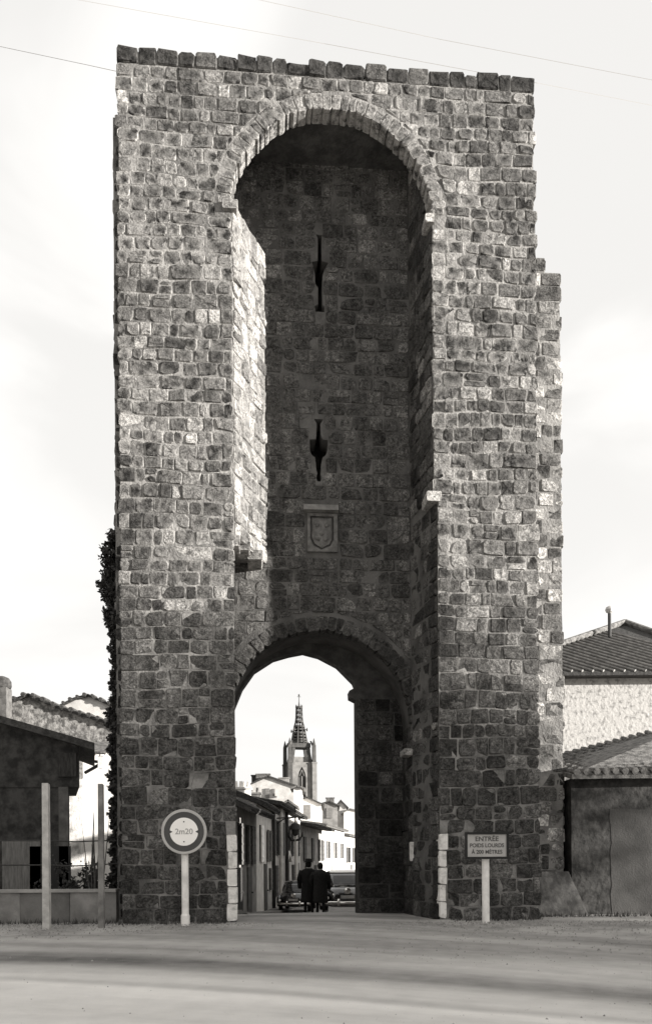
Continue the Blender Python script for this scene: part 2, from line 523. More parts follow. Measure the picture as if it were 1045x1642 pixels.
plate('rear_wall', [(.1, -.5)] + ro + [(8.3, -.5), (8.3, 8.0), (.1, 8.0)], [], 2.7, 3.1, M_dark_stone, tower)
for (sl, zz0, zz1) in ((S1, 13.1, 14.9), (S2, 9.4, 10.9)):
    cx_ = 4.07
    p = MB()
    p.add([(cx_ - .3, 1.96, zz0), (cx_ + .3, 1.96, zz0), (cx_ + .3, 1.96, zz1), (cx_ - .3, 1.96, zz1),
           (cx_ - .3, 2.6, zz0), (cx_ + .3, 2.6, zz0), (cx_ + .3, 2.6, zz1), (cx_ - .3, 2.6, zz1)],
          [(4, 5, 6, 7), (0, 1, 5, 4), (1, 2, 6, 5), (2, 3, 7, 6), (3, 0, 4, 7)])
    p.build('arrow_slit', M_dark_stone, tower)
imp = MB(); imp.hull8([(4.84, 2.72, 5.05), (5.0, 2.72, 4.97), (5.0, 3.12, 4.97), (4.84, 3.12, 5.05), (4.83, 2.72, 5.2), (5.0, 2.72, 5.3), (5.0, 3.12, 5.3), (4.83, 3.12, 5.2)])
imp.build('impost', M_dark_stone, tower)

# --- stones
stones = []   # (area weight, MB args)


def clip(poly, nx_, ny_, d):
    """keep the part of poly with nx*x+ny*y >= d"""
    o = []
    for i, p in enumerate(poly):
        q = poly[(i + 1) % len(poly)]
        a, b = p[0] * nx_ + p[1] * ny_ - d, q[0] * nx_ + q[1] * ny_ - d
        if a >= 0: o.append(p)
        if a * b < 0:
            t = a / (a - b); o.append((p[0] + (q[0] - p[0]) * t, p[1] + (q[1] - p[1]) * t))
    return o


def area(p):
    return abs(sum(p[i][0] * p[(i + 1) % len(p)][1] - p[(i + 1) % len(p)][0] * p[i][1] for i in range(len(p)))) / 2


def stone_geo(poly, frame, d0=.03, h=.04, gap=.014, tone=.15, rimtone=.33, round_=.28, rimk=1.0):
    """one worn block: poly in the plane of the wall, frame(a, b, c) -> tower coordinates, c out of the wall"""
    cx_ = sum(p[0] for p in poly) / len(poly); cy_ = sum(p[1] for p in poly) / len(poly)
    size = sqrt(area(poly)) + 1e-6
    pts = []
    n_ = len(poly)
    s_ = 1 - 2 * gap / size
    pl = [(cx_ + (x - cx_) * s_, cy_ + (y - cy_) * s_) for x, y in poly]
    for i in range(n_):
        p0, p1, p2 = pl[i - 1], pl[i], pl[(i + 1) % n_]
        l1 = math.hypot(p0[0] - p1[0], p0[1] - p1[1]); l2 = math.hypot(p2[0] - p1[0], p2[1] - p1[1])
        k1 = min(.4, R.uniform(.3, 1.1) * round_ * .05 / max(l1, .05)); k2 = min(.4, R.uniform(.3, 1.1) * round_ * .05 / max(l2, .05))
        for a, b, k_ in ((p1, p0, k1), (p1, p2, k2)):
            pts.append((a[0] + (b[0] - a[0]) * k_ + R.uniform(-.009, .009), a[1] + (b[1] - a[1]) * k_ + R.uniform(-.009, .009)))
    m_ = len(pts)
    v, t = [], []
    tx, ty = R.uniform(-.09, .09), R.uniform(-.09, .09)   # face not quite plumb
    ins = 1 - R.uniform(.02, .045) / size

    def sc2(p, s3): return (cx_ + (p[0] - cx_) * s3, cy_ + (p[1] - cy_) * s3)
    for p in pts: v.append(frame(p[0], p[1], -d0)); t.append((tone, rimk, rimtone))
    for p in pts: v.append(frame(p[0], p[1], h * .35)); t.append((tone, rimk, rimtone))
    for p in pts:
        q = sc2(p, ins); hh = h + tx * (q[0] - cx_) + ty * (q[1] - cy_) + R.uniform(-.008, .008)
        v.append(frame(q[0], q[1], hh)); t.append((tone, .45 * rimk, rimtone))
    v.append(frame(cx_ + R.uniform(-.1, .1) * size, cy_ + R.uniform(-.1, .1) * size, h + R.uniform(-.008, .01))); t.append((tone, 0, rimtone))
    f = []
    for i in range(m_):
        j = (i + 1) % m_
        f.append((i, j, m_ + j, m_ + i)); f.append((m_ + i, m_ + j, 2 * m_ + j, 2 * m_ + i)); f.append((2 * m_ + i, 2 * m_ + j, 3 * m_))
    return v, f, t


def rtone(light=.1):
    x = R.random()
    if x < light + .04: return R.uniform(.13, .27)
    if x < light + .42: return R.uniform(.022, .05)
    return R.uniform(.045, .12)


def courses(z0, z1, a, b):
    zs = [z0]
    while zs[-1] < z1 - a * .6:
        zs.append(zs[-1] + R.uniform(a, b))
    k_ = (z1 - z0) / (zs[-1] - z0)
    return [z0 + (z - z0) * k_ for z in zs]


def fill(zs, intervals, frame, wmin, wmax, name='stone', clipf=None, rim=None, deep_ends=(None, None), tonef=rtone, hmax=.032, weight=1., gapb=.013, deepk=0):
    for ci in range(len(zs) - 1):
        za, zb = zs[ci], zs[ci + 1]
        for (u0, u1) in intervals(za, zb):
            if u1 - u0 < .08: continue
            u = u0
            ch = zb - za
            while u < u1 - .02:
                f_ = lerp(1.25, 1.0, min(1, za / 8))
                wd = R.choice([R.uniform(wmin, wmax * .7), R.uniform(wmin, wmax * .7), R.uniform(wmin * 1.3, wmax)]) * f_
                if R.random() < .06: wd *= 1.5
                if u + wd > u1 - wmin * .7: wd = u1 - u
                first, last = u <= u0 + .001, u + wd >= u1 - .001
                ua, ub = u, u + wd
                u += wd
                sub = [(za, zb)]
                if wd < .62 and ch > .27 and R.random() < .07:
                    zm = lerp(za, zb, R.uniform(.4, .6)); sub = [(za, zm), (zm, zb)]
                for (a, b) in sub:
                    j = lambda: R.uniform(-.012, .012)
                    poly = [(ua + j(), a + j()), (ub + j(), a + j()), (ub + j(), b + j()), (ua + j(), b + j())]
                    if clipf: poly = clipf(poly)
                    if len(poly) < 3 or area(poly) < .012: continue
                    d0 = .03; nm = name
                    if first and deep_ends[0] and abs(u0 - deep_ends[0][0]) < .05: d0 = deep_ends[0][1]; nm = 'quoin_stone'
                    if last and deep_ends[1] and abs(u1 - deep_ends[1][0]) < .05: d0 = deep_ends[1][1]; nm = 'quoin_stone'
                    gp = gapb * R.uniform(.4, 1.7)
                    rt = rim(a) if rim else .33
                    tn = tonef()
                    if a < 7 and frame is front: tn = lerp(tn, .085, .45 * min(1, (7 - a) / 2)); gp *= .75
                    smear = mnoise.noise(Vector((ua * .55 + len(name), a * .55, 3.3 + deepk)))
                    hm = hmax * (.45 if smear > .12 else 1)
                    if len(poly) == 4 and R.random() < .14:      # a broken corner
                        q_ = R.randrange(4); p_ = poly[q_]; m4 = (sum(t_[0] for t_ in poly) / 4, sum(t_[1] for t_ in poly) / 4)
                        f4 = R.uniform(.15, .4); poly[q_] = (lerp(p_[0], m4[0], f4), lerp(p_[1], m4[1], f4))
                    vft = stone_geo(poly, frame, d0, R.uniform(.008, hm), gp, tn, rt, R.uniform(.2, 1.6), (R.uniform(.7, 1.5) if smear > .12 else R.uniform(.3, 1)) if a > 6.5 else R.uniform(.1, .7))
                    stones.append((area(poly) * weight, nm, vft))


front = lambda a, b, c: (a, .03 - c, b + (.022 * sin(a * 1.4 + b * .9) + .014 * sin(a * 3.3 + b * 2.1)) * min(1, max(0, (16.6 - b) * 2)))
backf = lambda a, b, c: (a, 1.43 - c, b)
EXT = AR + .33


def clip_arch(cx_, cz, rr):
    def f(poly):
        if max(p[1] for p in poly) < cz - .02: return poly
        mx_ = sum(p[0] for p in poly) / len(poly) - cx_; mz = sum(p[1] for p in poly) / len(poly) - cz
        for k_ in range(2):
            d = math.hypot(mx_, mz)
            if d < 1e-6: return []
            nx_, nz = mx_ / d, mz / d
            poly = clip(poly, nx_, nz, nx_ * cx_ + nz * cz + rr)
            if len(poly) < 3: return []
            mx_ = sum(p[0] for p in poly) / len(poly) - cx_; mz = sum(p[1] for p in poly) / len(poly) - cz
        if min(math.hypot(p[0] - cx_, p[1] - cz) for p in poly) < rr - .06: return []
        return poly
    return f


def iv_front(za, zb):
    L, Rr = .0 + R.uniform(-.035, .02), 8.43 + R.uniform(-.02, .04)
    oL, oR = 2.245 + R.uniform(-.02, .02), (6.245 if za > 8.55 else 6.335) + R.uniform(-.02, .03)
    if za < 1.75:
        oL = 2.06; oR = 6.50
    if za >= AZ - .05:
        # above springing: the arch ring is cut out by clipping
        zt = za - AZ
        if zt >= EXT: return [(L, Rr)]
        hw = sqrt(max(EXT ** 2 - max(zb - AZ, 0) ** 2, 0)) if zb - AZ < EXT else 0
        return [(L, AC - hw), (AC + hw, Rr)] if hw > .35 else [(L, Rr)]
    return [(L, oL), (oR, Rr)]
zs = courses(.0, 5.0, .26, .38) + courses(5.0, 9.5, .23, .34)[1:] + courses(9.5, AZ, .21, .31)[1:] + courses(AZ, 16.92, .21, .31)[1:]
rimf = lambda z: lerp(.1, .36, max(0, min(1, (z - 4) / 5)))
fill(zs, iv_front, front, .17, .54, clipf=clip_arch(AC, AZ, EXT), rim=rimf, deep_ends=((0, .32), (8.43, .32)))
# coping stones along the top, uneven
u = 0.0
while u < 8.35:
    wd = min(R.uniform(.24, .46), 8.42 - u)
    if 8.42 - u - wd < .15: wd = 8.42 - u
    zt = 17.25 + R.uniform(-.03, .03) - (.05 if R.random() < .15 else 0)
    poly = [(u, 16.93), (u + wd, 16.93), (u + wd, zt + R.uniform(-.03, .02)), (u, zt)]
    stones.append((1, 'coping_stone', stone_geo(poly, front, .5, R.uniform(.02, .05), R.uniform(.004, .012), R.choice([.018, .022, .03, .026, .07]), .3, R.uniform(.4, 1.3), .35)))
    u += wd
# niche arch voussoirs
def voussoirs(cx_, cz, r0, thick, n_, frame, depth, tone, a0=0, a1=pi, rt=.42, name='voussoir'):
    edges = [0]
    for i in range(n_): edges.append(edges[-1] + R.uniform(.75, 1.3))
    edges = [a0 + (a1 - a0) * e / edges[-1] for e in edges]
    for i in range(n_):
        ea, eb = edges[i], edges[i + 1]
        ri = r0 + R.uniform(-.014, .014); rr = r0 + thick * R.uniform(.86, 1.02)
        poly = [(cx_ + ri * cos(eb), cz + ri * sin(eb)), (cx_ + ri * cos(ea), cz + ri * sin(ea)), (cx_ + rr * cos(ea), cz + rr * sin(ea)), (cx_ + rr * cos(eb), cz + rr * sin(eb))]
        poly = poly[::-1] if False else poly
        stones.append((1, name, stone_geo(poly, frame, depth, R.uniform(.004, .02), .005, tone(), rt, R.uniform(.4, 1.6))))
voussoirs(AC, AZ, AR, .33, 39, front, .34, lambda: R.choice([R.uniform(.05, .1), R.uniform(.08, .2)]), rt=.34)
voussoirs(PC, PZ, PR, .34, 31, backf, .30, lambda: R.uniform(.03, .09), rt=.08)


def iv_back(za, zb):
    L, Rr = (2.9 if 7.6 < za < AZ - .1 else 2.03), 6.05
    zm = (za + zb) / 2
    if zb < PZ: return []
    o = [(L, Rr)]
    def cut(o, a, b):
        r_ = []
        for (p, q) in o:
            if b <= p or a >= q: r_.append((p, q)); continue
            if a > p: r_.append((p, a))
            if b < q: r_.append((b, q))
        return r_
    if zm < PZ + PR + .4:
        hw = sqrt(max((PR + .4) ** 2 - max(zb - PZ, 0) ** 2, 0)) if zb - PZ < PR + .4 else 0
        if hw > .3: o = cut(o, PC - hw, PC + hw)
    for (sl, zA, zB) in ((S1, 13.18, 14.86), (S2, 9.48, 10.84)):
        if zb > zA and za < zB:
            xs = [x for x, z in sl if za - .06 <= z <= zb + .06] or [4.03, 4.12]
            o = cut(o, min(min(xs), 4.03) - .01, max(max(xs), 4.12) + .01)
    if zb > 7.92 and za < 8.92: o = cut(o, 3.74, 4.46)
    return o
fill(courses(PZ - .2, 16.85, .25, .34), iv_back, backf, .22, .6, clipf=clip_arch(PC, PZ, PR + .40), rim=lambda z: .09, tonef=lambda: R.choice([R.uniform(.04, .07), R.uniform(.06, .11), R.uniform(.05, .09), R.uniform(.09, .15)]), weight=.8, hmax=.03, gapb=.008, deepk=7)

# splayed left jamb (sunlit), from the front corner to the niche wall
J0, J1 = Vector((2.245, .03)), Vector((2.90, 1.42))
jl = (J1 - J0).length; jd = (J1 - J0) / jl; jn = Vector((jd.y, -jd.x))
jamb = lambda a, b, c: (J0.x + jd.x * a + jn.x * c, J0.y + jd.y * a + jn.y * c, b)
fill(courses(7.66, AZ + .05, .27, .33), lambda a, b: [(.0, jl + R.uniform(-.07, .05))], jamb, .25, .6, rim=lambda z: .36, tonef=lambda: R.choice([R.uniform(.08, .16), R.uniform(.14, .3), R.uniform(.14, .3)]), weight=.3, hmax=.07, gapb=.016)  # paler than the front stones, sunlight partly put into the tone
jb = MB(); jb.prism([(2.2, .045), (2.24, .045), (2.41, .37), (2.2, .37)], 7.66, AZ)
jb.build('jamb', M_mortar, tower)
# right jamb in shade
def rj(a, b, c): return (6.26 - .2 * a / 1.4 - c, .06 + a, b)
def rj2(a, b, c): return (6.34 - .28 * a / 1.4 - c, .06 + a, b)
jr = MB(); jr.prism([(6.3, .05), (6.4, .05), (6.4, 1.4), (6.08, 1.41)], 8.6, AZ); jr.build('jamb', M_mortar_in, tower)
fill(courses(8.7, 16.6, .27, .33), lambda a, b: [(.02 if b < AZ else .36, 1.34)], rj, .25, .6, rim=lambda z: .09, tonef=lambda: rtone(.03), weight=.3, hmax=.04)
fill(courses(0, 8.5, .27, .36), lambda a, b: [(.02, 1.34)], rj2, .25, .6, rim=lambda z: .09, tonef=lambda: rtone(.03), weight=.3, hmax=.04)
# passage walls and the lower left recess
pr_ = lambda a, b, c: (PC + prt - c, 1.44 + a, b)
pl_ = lambda a, b, c: (PC - prt + c, 1.44 + a, b)
for fr in (pr_, pl_):
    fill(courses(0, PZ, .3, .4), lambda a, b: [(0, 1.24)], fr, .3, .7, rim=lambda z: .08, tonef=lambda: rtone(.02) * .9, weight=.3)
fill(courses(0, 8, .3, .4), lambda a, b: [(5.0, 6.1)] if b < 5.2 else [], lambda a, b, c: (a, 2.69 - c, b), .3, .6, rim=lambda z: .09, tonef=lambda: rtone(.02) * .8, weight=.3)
# rear shoulder on the right, set back
def iv_sh(za, zb):
    e = 9.50 if zb < 14.4 else (9.15 if zb < 14.75 else 8.92)
    return [(8.3, e + R.uniform(-.03, .03))]
fill(courses(0, 14.95, .27, .34), iv_sh, backf, .25, .6, rim=lambda z: .32, tonef=lambda: rtone(.35) * 1.5, deep_ends=(None, (9.5, .3)), weight=.6)
fill(courses(0, 14.3, .27, .34), lambda a, b: [(0.02, 1.86)], lambda a, b, c: (9.46 + c, 1.43 + a, b), .3, .6, rim=lambda z: .4, weight=.1)
fill(courses(0, 16.9, .27, .34), lambda a, b: [(.34, 1.36)], lambda a, b, c: (8.39 + c, .03 + a, b), .3, .6, rim=lambda z: .4, weight=.1)
fill(courses(0, 16.9, .27, .34), lambda a, b: [(.34, 1.36)], lambda a, b, c: (.04 - c, .03 + a, b), .3, .6, rim=lambda z: .3, weight=.1)
fill(courses(0, 16.9, .27, .34), lambda a, b: [(0.0, 1.86)], lambda a, b, c: (-.3 - c, 1.43 + a, b), .3, .6, rim=lambda z: .3, weight=.1)
fill(courses(0, 16.9, .27, .34), lambda a, b: [(-.3 + R.uniform(-.03, .03), .0)], backf, .3, .5, rim=lambda z: .1, tonef=lambda: R.uniform(.03, .05), weight=.1)  # left strip toned dark, the front block's shade put into the stones

named = {}
for s_ in stones: named.setdefault(s_[1], []).append(s_)
rest = MB()
for nm, lst in named.items():
    lst.sort(key=lambda q: -q[0])
    for i, (_, _, (v, f, t)) in enumerate(lst):
        if i < 300:
            c_ = Vector(v[-1])
            b = MB(); b.add([Vector(p) - c_ for p in v], f, t)
            b.build(nm, M_stone, tower, loc=c_)
        else:
            rest.add(v, f, t)
tag(rest.build('stone_facing', M_stone, tower), kind='stuff')
print('stones', {k_: len(v) for k_, v in named.items()})

# overhanging course ends, corbels, impost, painted corner stones
def blk(name, u0, u1, w0, w1, z0, z1, tone, m=M_stone, rim=.3):
    poly = [(u0, z0), (u1, z0), (u1, z1), (u0, z1)]
    v, f, t = stone_geo(poly, lambda a, b, c: (a, w0 - c, b), w1 - w0, .0, .002, tone, rim, .5)
    b = MB(); b.add(v, f, t); return b.build(name, m, tower)
blk('corbel', 6.12, 6.42, .0, .5, 8.5, 8.7, .34)
blk('corbel', 2.06, 2.36, -.06, .34, 14.14, 14.32, .22)
blk('corbel', 6.12, 6.32, -.04, .34, 14.12, 14.3, .36)
blk('corbel', 5.86, 6.06, 1.34, 1.8, 3.52, 3.66, .38)
blk('block', 2.12, 2.36, .06, .5, 7.5, 7.72, .2)
blk('block', 2.3, 2.56, .42, .95, 7.56, 7.74, .12)
blk('block', 2.5, 2.82, .8, 1.42, 7.52, 7.72, .14)
for k_ in range(5):
    z0 = .04 + k_ * .345
    blk('painted_quoin', 2.06 + .02 * (k_ % 2), 2.26, -.035, .3, z0, z0 + .33, .6, M_paint_worn)
    blk('painted_quoin', 6.33, 6.50 - .015 * (k_ % 2) - .02 * (4 - k_) * .5, -.035, .3, z0, z0 + .33, .6, M_paint_worn)
blk('painted_block', 6.0, 6.1, 1.36, 1.5, 1.2, 1.62, .6, M_paint_worn)
# carved panel with a worn shield under a slab
ln = MB(); ln.hull8([(3.70, 1.22, 8.78), (4.46, 1.22, 8.78), (4.46, 1.44, 8.78), (3.70, 1.44, 8.78), (3.71, 1.24, 8.90), (4.45, 1.24, 8.90), (4.45, 1.44, 8.93), (3.71, 1.44, 8.93)])
ln.build('lintel', mat('worn_ashlar', .2, .12, scale=5, bump=.5), tower)
M_pan = mat('carved_panel', .14, .075, scale=7, bump=.7, bscale=18)
pnl = plate('coat_of_arms', [(3.79, 7.93), (4.44, 7.93), (4.44, 8.76), (3.79, 8.76)], [[(3.85, 8.70), (3.85, 8.2), (3.92, 8.05), (4.08, 7.97), (4.28, 8.05), (4.36, 8.2), (4.36, 8.70)]], 1.36, 1.44, M_pan, tower)
sh = MB()
prof = [(3.89, 8.67), (3.89, 8.23), (3.95, 8.1), (4.1, 8.02), (4.26, 8.1), (4.32, 8.23), (4.32, 8.67)]
n_ = len(prof)
sh.add([(x, 1.43, z) for x, z in prof] + [(x, 1.385, z) for x, z in prof] + [(4.105 + (x - 4.105) * .8, 1.365, 8.38 + (z - 8.38) * .85) for x, z in prof],
       [(i, (i + 1) % n_, n_ + (i + 1) % n_, n_ + i) for i in range(n_)] + [(n_ + i, n_ + (i + 1) % n_, 2 * n_ + (i + 1) % n_, 2 * n_ + i) for i in range(n_)] + [tuple(range(2 * n_, 3 * n_))])
for (x, z, r_) in ((4.0, 8.5, .05), (4.2, 8.5, .05), (4.1, 8.33, .06), (4.18, 8.2, .05), (4.02, 8.2, .045)):
    sh.lathe([(r_, 0), (r_ * .8, -.03), (r_ * .3, -.045)], (x, 1.37, z), 8, 'y')
sh.build('shield', M_pan, pnl, fixn=True)
# sloping foot of the shoulder at the right corner
ft = MB()
ft.hull8([(8.2, .5, -.3), (9.95, .9, -.3), (9.8, 1.6, -.3), (8.2, 1.6, -.3), (8.35, .95, .95), (9.45, 1.1, .95), (9.5, 1.5, .8), (8.35, 1.5, .95)])
ft.build('buttress_foot', M_rubble_dark, tower)

# ivy on the left flank
def leaves(n, fpos, size, mb=None, seed=1):
    rr = random.Random(seed); mb = mb or MB()
    for _ in range(n):
        p = Vector(fpos(rr)); s3 = size * rr.uniform(.6, 1.4)
        a = Vector((rr.gauss(0, 1), rr.gauss(0, 1), rr.gauss(0, 1))).normalized(); b = a.cross(Vector((rr.gauss(0, 1), rr.gauss(0, 1), rr.gauss(0, 1)))).normalized()
        mb.add([p - a * s3, p - a * .2 * s3 + b * .6 * s3, p + a * s3, p - a * .2 * s3 - b * .6 * s3], [(0, 1, 2), (0, 2, 3)])
    return mb
IVY = [(0.2, .22), (1, .2), (2.5, .2), (3.8, .22), (4.3, .26), (4.8, .17), (5.6, .15), (6.2, .2), (6.8, .33), (7.4, .36), (7.9, .32), (8.3, .2), (8.6, .06)]
def ivyp(r_):
    z = r_.uniform(0.1, 8.35); d = table(IVY, z) * (1 + .35 * sin(z * 9) * .5 + .2 * sin(z * 23))
    w = r_.uniform(1.42, 2.6)
    return (-.28 - r_.random() ** .6 * d * (.5 + .5 * cos((w - 1.9) * .6)), w, z)
ivy = thing('ivy', 'dark ivy climbing the left flank of the stone tower', 'climbing plant', (OX, OY, 0), TH)
leaves(13000, ivyp, .05, seed=5).build('foliage', M_leaf, ivy)
st = MB()
for w in (1.7, 2.1, 2.6):
    st.tube([(-.38, w + .06 * sin(i * 1.7), i * .85) for i in range(10)], [.05 - .004 * i for i in range(10)], 6)
st.build('stem', M_bark, ivy)

# ------------------------------------------------------------------ signs
def text_mesh(body, size, loc, rot, m, name, parent, ext=.002, align='CENTER', sx=1.):
    cu = bpy.data.curves.new(name, 'FONT'); cu.body = body; cu.size = size; cu.align_x = align; cu.align_y = 'CENTER'
    cu.extrude = ext; cu.offset = size * .018
    tmp = bpy.data.objects.new(name, cu); COL.objects.link(tmp)
    dg = bpy.context.evaluated_depsgraph_get()
    me = bpy.data.meshes.new_from_object(tmp.evaluated_get(dg)); bpy.data.objects.remove(tmp)
    me.materials.clear(); me.materials.append(m)
    o = bpy.data.objects.new(name, me); COL.objects.link(o); o.parent = parent
    o.location = loc; o.rotation_euler = rot; o.scale = (sx, 1, 1)
    return o

p = at(297.5, 1481, 15.55); c_ = at(297.5, 1334, 15.55)
sg = thing('width_limit_sign', 'round width limit road sign with dark ring on a white post', 'road sign', (p.x, p.y, 0), radians(2))
hz = c_.z
m_ = MB(); m_.lathe([(.068, -.1), (.068, hz - .4)], n=14); m_.lathe([(.085, -.02), (.085, .18), (.068, .22)], n=14)
m_.build('post', M_white, sg, smooth=False)
rO = .432
d = MB(); d.lathe([(rO * .97, .02), (rO, .012), (rO, -.012), (rO * .985, -.02), (rO * .88, -.02), (rO * .88, .02)], (0, -.1, hz), 48, 'y'); d.build('rim', M_ring_l, sg, fixn=True)
d = MB(); d.lathe([(rO * .89, .0), (rO * .89, -.014)], (0, -.1, hz), 48, 'y'); d.build('dark_ring', M_ring_d, sg, fixn=True)
d = MB(); d.lathe([(rO * .62, -.012), (rO * .62, -.02)], (0, -.1, hz), 40, 'y'); d.build('white_disc', M_enamel, sg, fixn=True)
for s_ in (-1, 1):
    a = MB(); x0, x1 = s_ * rO * .64, s_ * rO * .5
    a.add([(x0, -.124, hz - .035), (x1, -.124, hz), (x0, -.124, hz + .035), (x0, -.119, hz - .035), (x1, -.119, hz), (x0, -.119, hz + .035)],
          [(0, 1, 2), (5, 4, 3), (0, 3, 4, 1), (1, 4, 5, 2), (2, 5, 3, 0)]); a.build('arrow_mark', M_ring_d, sg, fixn=True)
M_let = mat('faded_lettering', .42, .36, bump=0)
text_mesh('2m20', .15, (0, -.122, hz + .0), (pi / 2, 0, 0), M_let, 'lettering', sg)
for bz in (-.19, .19):
    bo = MB(); bo.lathe([(.014, 0), (.012, -.012), (.004, -.016)], (0, -.12, hz + bz), 8, 'y'); bo.build('bolt', M_iron, sg, fixn=True)
br = MB(); br.box(-.2, .2, -.085, -.06, hz - .03, hz + .03); br.build('bracket', M_iron, sg)

p = at(778.5, 1486, 15.7)
c_ = at(777.5, 1356, 15.7)
sg = thing('direction_sign', 'small rectangular black framed notice board on a white post', 'road sign', (p.x, p.y, 0), radians(3))
hz = c_.z; hw, hh = .38, .215
m_ = MB(); m_.lathe([(.072, -.15), (.072, hz - .12)], n=14); m_.build('post', M_white, sg)
f = MB()
for (a, b, c, e) in ((-hw - .045, hw + .045, hh - .0, hh + .045), (-hw - .045, hw + .045, -hh - .045, -hh), (-hw - .045, -hw, -hh, hh), (hw, hw + .045, -hh, hh)):
    f.box(a, b, -.14, -.085, hz + c, hz + e)
f.build('frame', M_black, sg)
f = MB(); f.box(-hw, hw, -.115, -.09, hz - hh, hz + hh); f.build('panel', mat('sign_panel', .42, .36, scale=5, bump=0, rough=.5), sg)
M_let2 = mat('sign_lettering', .09, .07, bump=0)
for tx, zz, sz in (('ENTRÉE', .125, .125), ('POIDS LOURDS', .0, .105), ('À 200 MÈTRES', -.125, .105)):
    text_mesh(tx, sz, (0, -.118, hz + zz), (pi / 2, 0, 0), M_let2, 'lettering', sg, sx=.92 if len(tx) > 7 else 1.05)

# ------------------------------------------------------------------ left: low wall, posts, wires
p0, p1 = at(-60, 1480, 16.3), at(187, 1480, 16.3)
lw = thing('low_wall', 'low dark concrete garden wall left of the tower behind two posts', 'wall', (0, 0, 0))
ztop = at(90, 1427, 16.3).z
xs = [-9.2, -7.6, -6.15, -5.15, p1.x]
for i in range(4):
    b = MB(); b.box(xs[i] + .004, xs[i + 1] - .004, 16.3 + .006 * (i % 2), 16.52, -.3, ztop - .05)
    b.build('panel', [M_conc_d, mat('mid_concrete', .26, .15, scale=1.5, bump=.4)][i % 2], lw)
b = MB(); b.box(-9.2, p1.x, 16.26, 16.56, ztop - .05, ztop + .01); b.build('coping', mat('coping_concrete', .34, .25, scale=2), lw)
posts = []
for (px, y0, y1, Y, wpx, lab, mm) in ((75.5, 1487, 1256, 14.8, 10.5, 'pale square fence post, the brighter and nearer of the two left of the tower', M_conc),
                                      (163.5, 1484, 1257, 15.1, 8.5, 'grey square fence post close to the left flank of the tower', mat('grey_post_concrete', .24, .13, scale=3, bump=.3))):
    a, b_ = at(px, y0, Y), at(px, y1, Y)
    w = wpx / 1300 * Y / 2
    t = MB(); h = b_.z
    t.hull8([(-w * 1.05, -w, -.2), (w * 1.05, -w, -.2), (w * 1.05, w, -.2), (-w * 1.05, w, -.2), (-w * .92, -w * .9, h), (w * .92, -w * .9, h), (w * .92, w * .9, h - .02), (-w * .92, w * .9, h - .02)])
    o = t.build('fence_post', mm, loc=(a.x, Y, 0)); tag(o, lab, 'post', 'fence posts left of the tower'); posts.append((a.x, Y))
for zz, lab in ((1347, 'upper thin fence wire strung past the two posts'), (1386, 'lower thin fence wire strung past the two posts')):
    w_ = MB(); z = at(100, zz, 14.9).z
    w_.tube([(-9, 14.55, z), (posts[0][0], posts[0][1] + .07, z - .01), (lerp(posts[0][0], posts[1][0], .5), 15.02, z - .03), (posts[1][0], posts[1][1] + .07, z - .01), (-4.1, 15.9, z + .01)], .012, 5)
    tag(w_.build('fence_wire', M_iron), lab, 'wire', 'fence wires')


# ------------------------------------------------------------------ houses
def quad_prism(mb, pts, th, mi=0):
    """slab from a 4-corner surface, thickened downwards"""
    p = [Vector(q) for q in pts]
    n_ = (p[1] - p[0]).cross(p[3] - p[0]).normalized()
    if n_.z < 0: n_ = -n_
    mb.add([q - n_ * th for q in p] + p, [(3, 2, 1, 0), (4, 5, 6, 7), (0, 1, 5, 4), (1, 2, 6, 5), (2, 3, 7, 6), (3, 0, 4, 7)], mi=mi)


def window(parent, base, ex, en, u, z, w, h, shut=None, frame=M_wood_dark, pane=M_glass, open_=False):
    """window on a facade: base point, ex along facade, en outward"""
    def P(a, b, c): q = base + ex * a + en * b; return (q.x, q.y, q.z + c)
    f = MB()
    for (a, b, c, d_) in ((u - w / 2, u + w / 2, z, z + .07), (u - w / 2, u + w / 2, z + h - .07, z + h), (u - w / 2, u - w / 2 + .07, z + .07, z + h - .07), (u + w / 2 - .07, u + w / 2, z + .07, z + h - .07)):
        f.hull8([P(a, .0, c), P(b, .0, c), P(b, .05, c), P(a, .05, c), P(a, .0, d_), P(b, .0, d_), P(b, .05, d_), P(a, .05, d_)])
    fo = f.build('window', frame, parent, fixn=True)
    g_ = MB(); g_.hull8([P(u - w / 2 + .06, .005, z + .06), P(u + w / 2 - .06, .005, z + .06), P(u + w / 2 - .06, .02, z + .06), P(u - w / 2 + .06, .02, z + .06),
                        P(u - w / 2 + .06, .005, z + h - .06), P(u + w / 2 - .06, .005, z + h - .06), P(u + w / 2 - .06, .02, z + h - .06), P(u - w / 2 + .06, .02, z + h - .06)])
    g_.build('pane', pane, fo, fixn=True)
    if shut:
        for s_ in (-1, 1):
            a = u + s_ * (w / 2 + w * .27); hw_ = w * .26
            if open_ is None: a = u + s_ * w * .25; hw_ = w * .245
            s2 = MB(); s2.hull8([P(a - hw_, .055, z), P(a + hw_, .055, z), P(a + hw_, .1, z), P(a - hw_, .1, z), P(a - hw_, .055, z + h), P(a + hw_, .055, z + h), P(a + hw_, .1, z + h), P(a - hw_, .1, z + h)])
            for q in range(5):
                zz = z + h * (q + .5) / 5
                s2.hull8([P(a - hw_ * .8, .1, zz - .03), P(a + hw_ * .8, .1, zz - .03), P(a + hw_ * .8, .115, zz - .03), P(a - hw_ * .8, .115, zz - .03), P(a - hw_ * .8, .1, zz + .03), P(a + hw_ * .8, .1, zz + .03), P(a + hw_ * .8, .115, zz + .03), P(a - hw_ * .8, .115, zz + .03)])
            s2.build('shutter', shut, fo, fixn=True)
    return fo


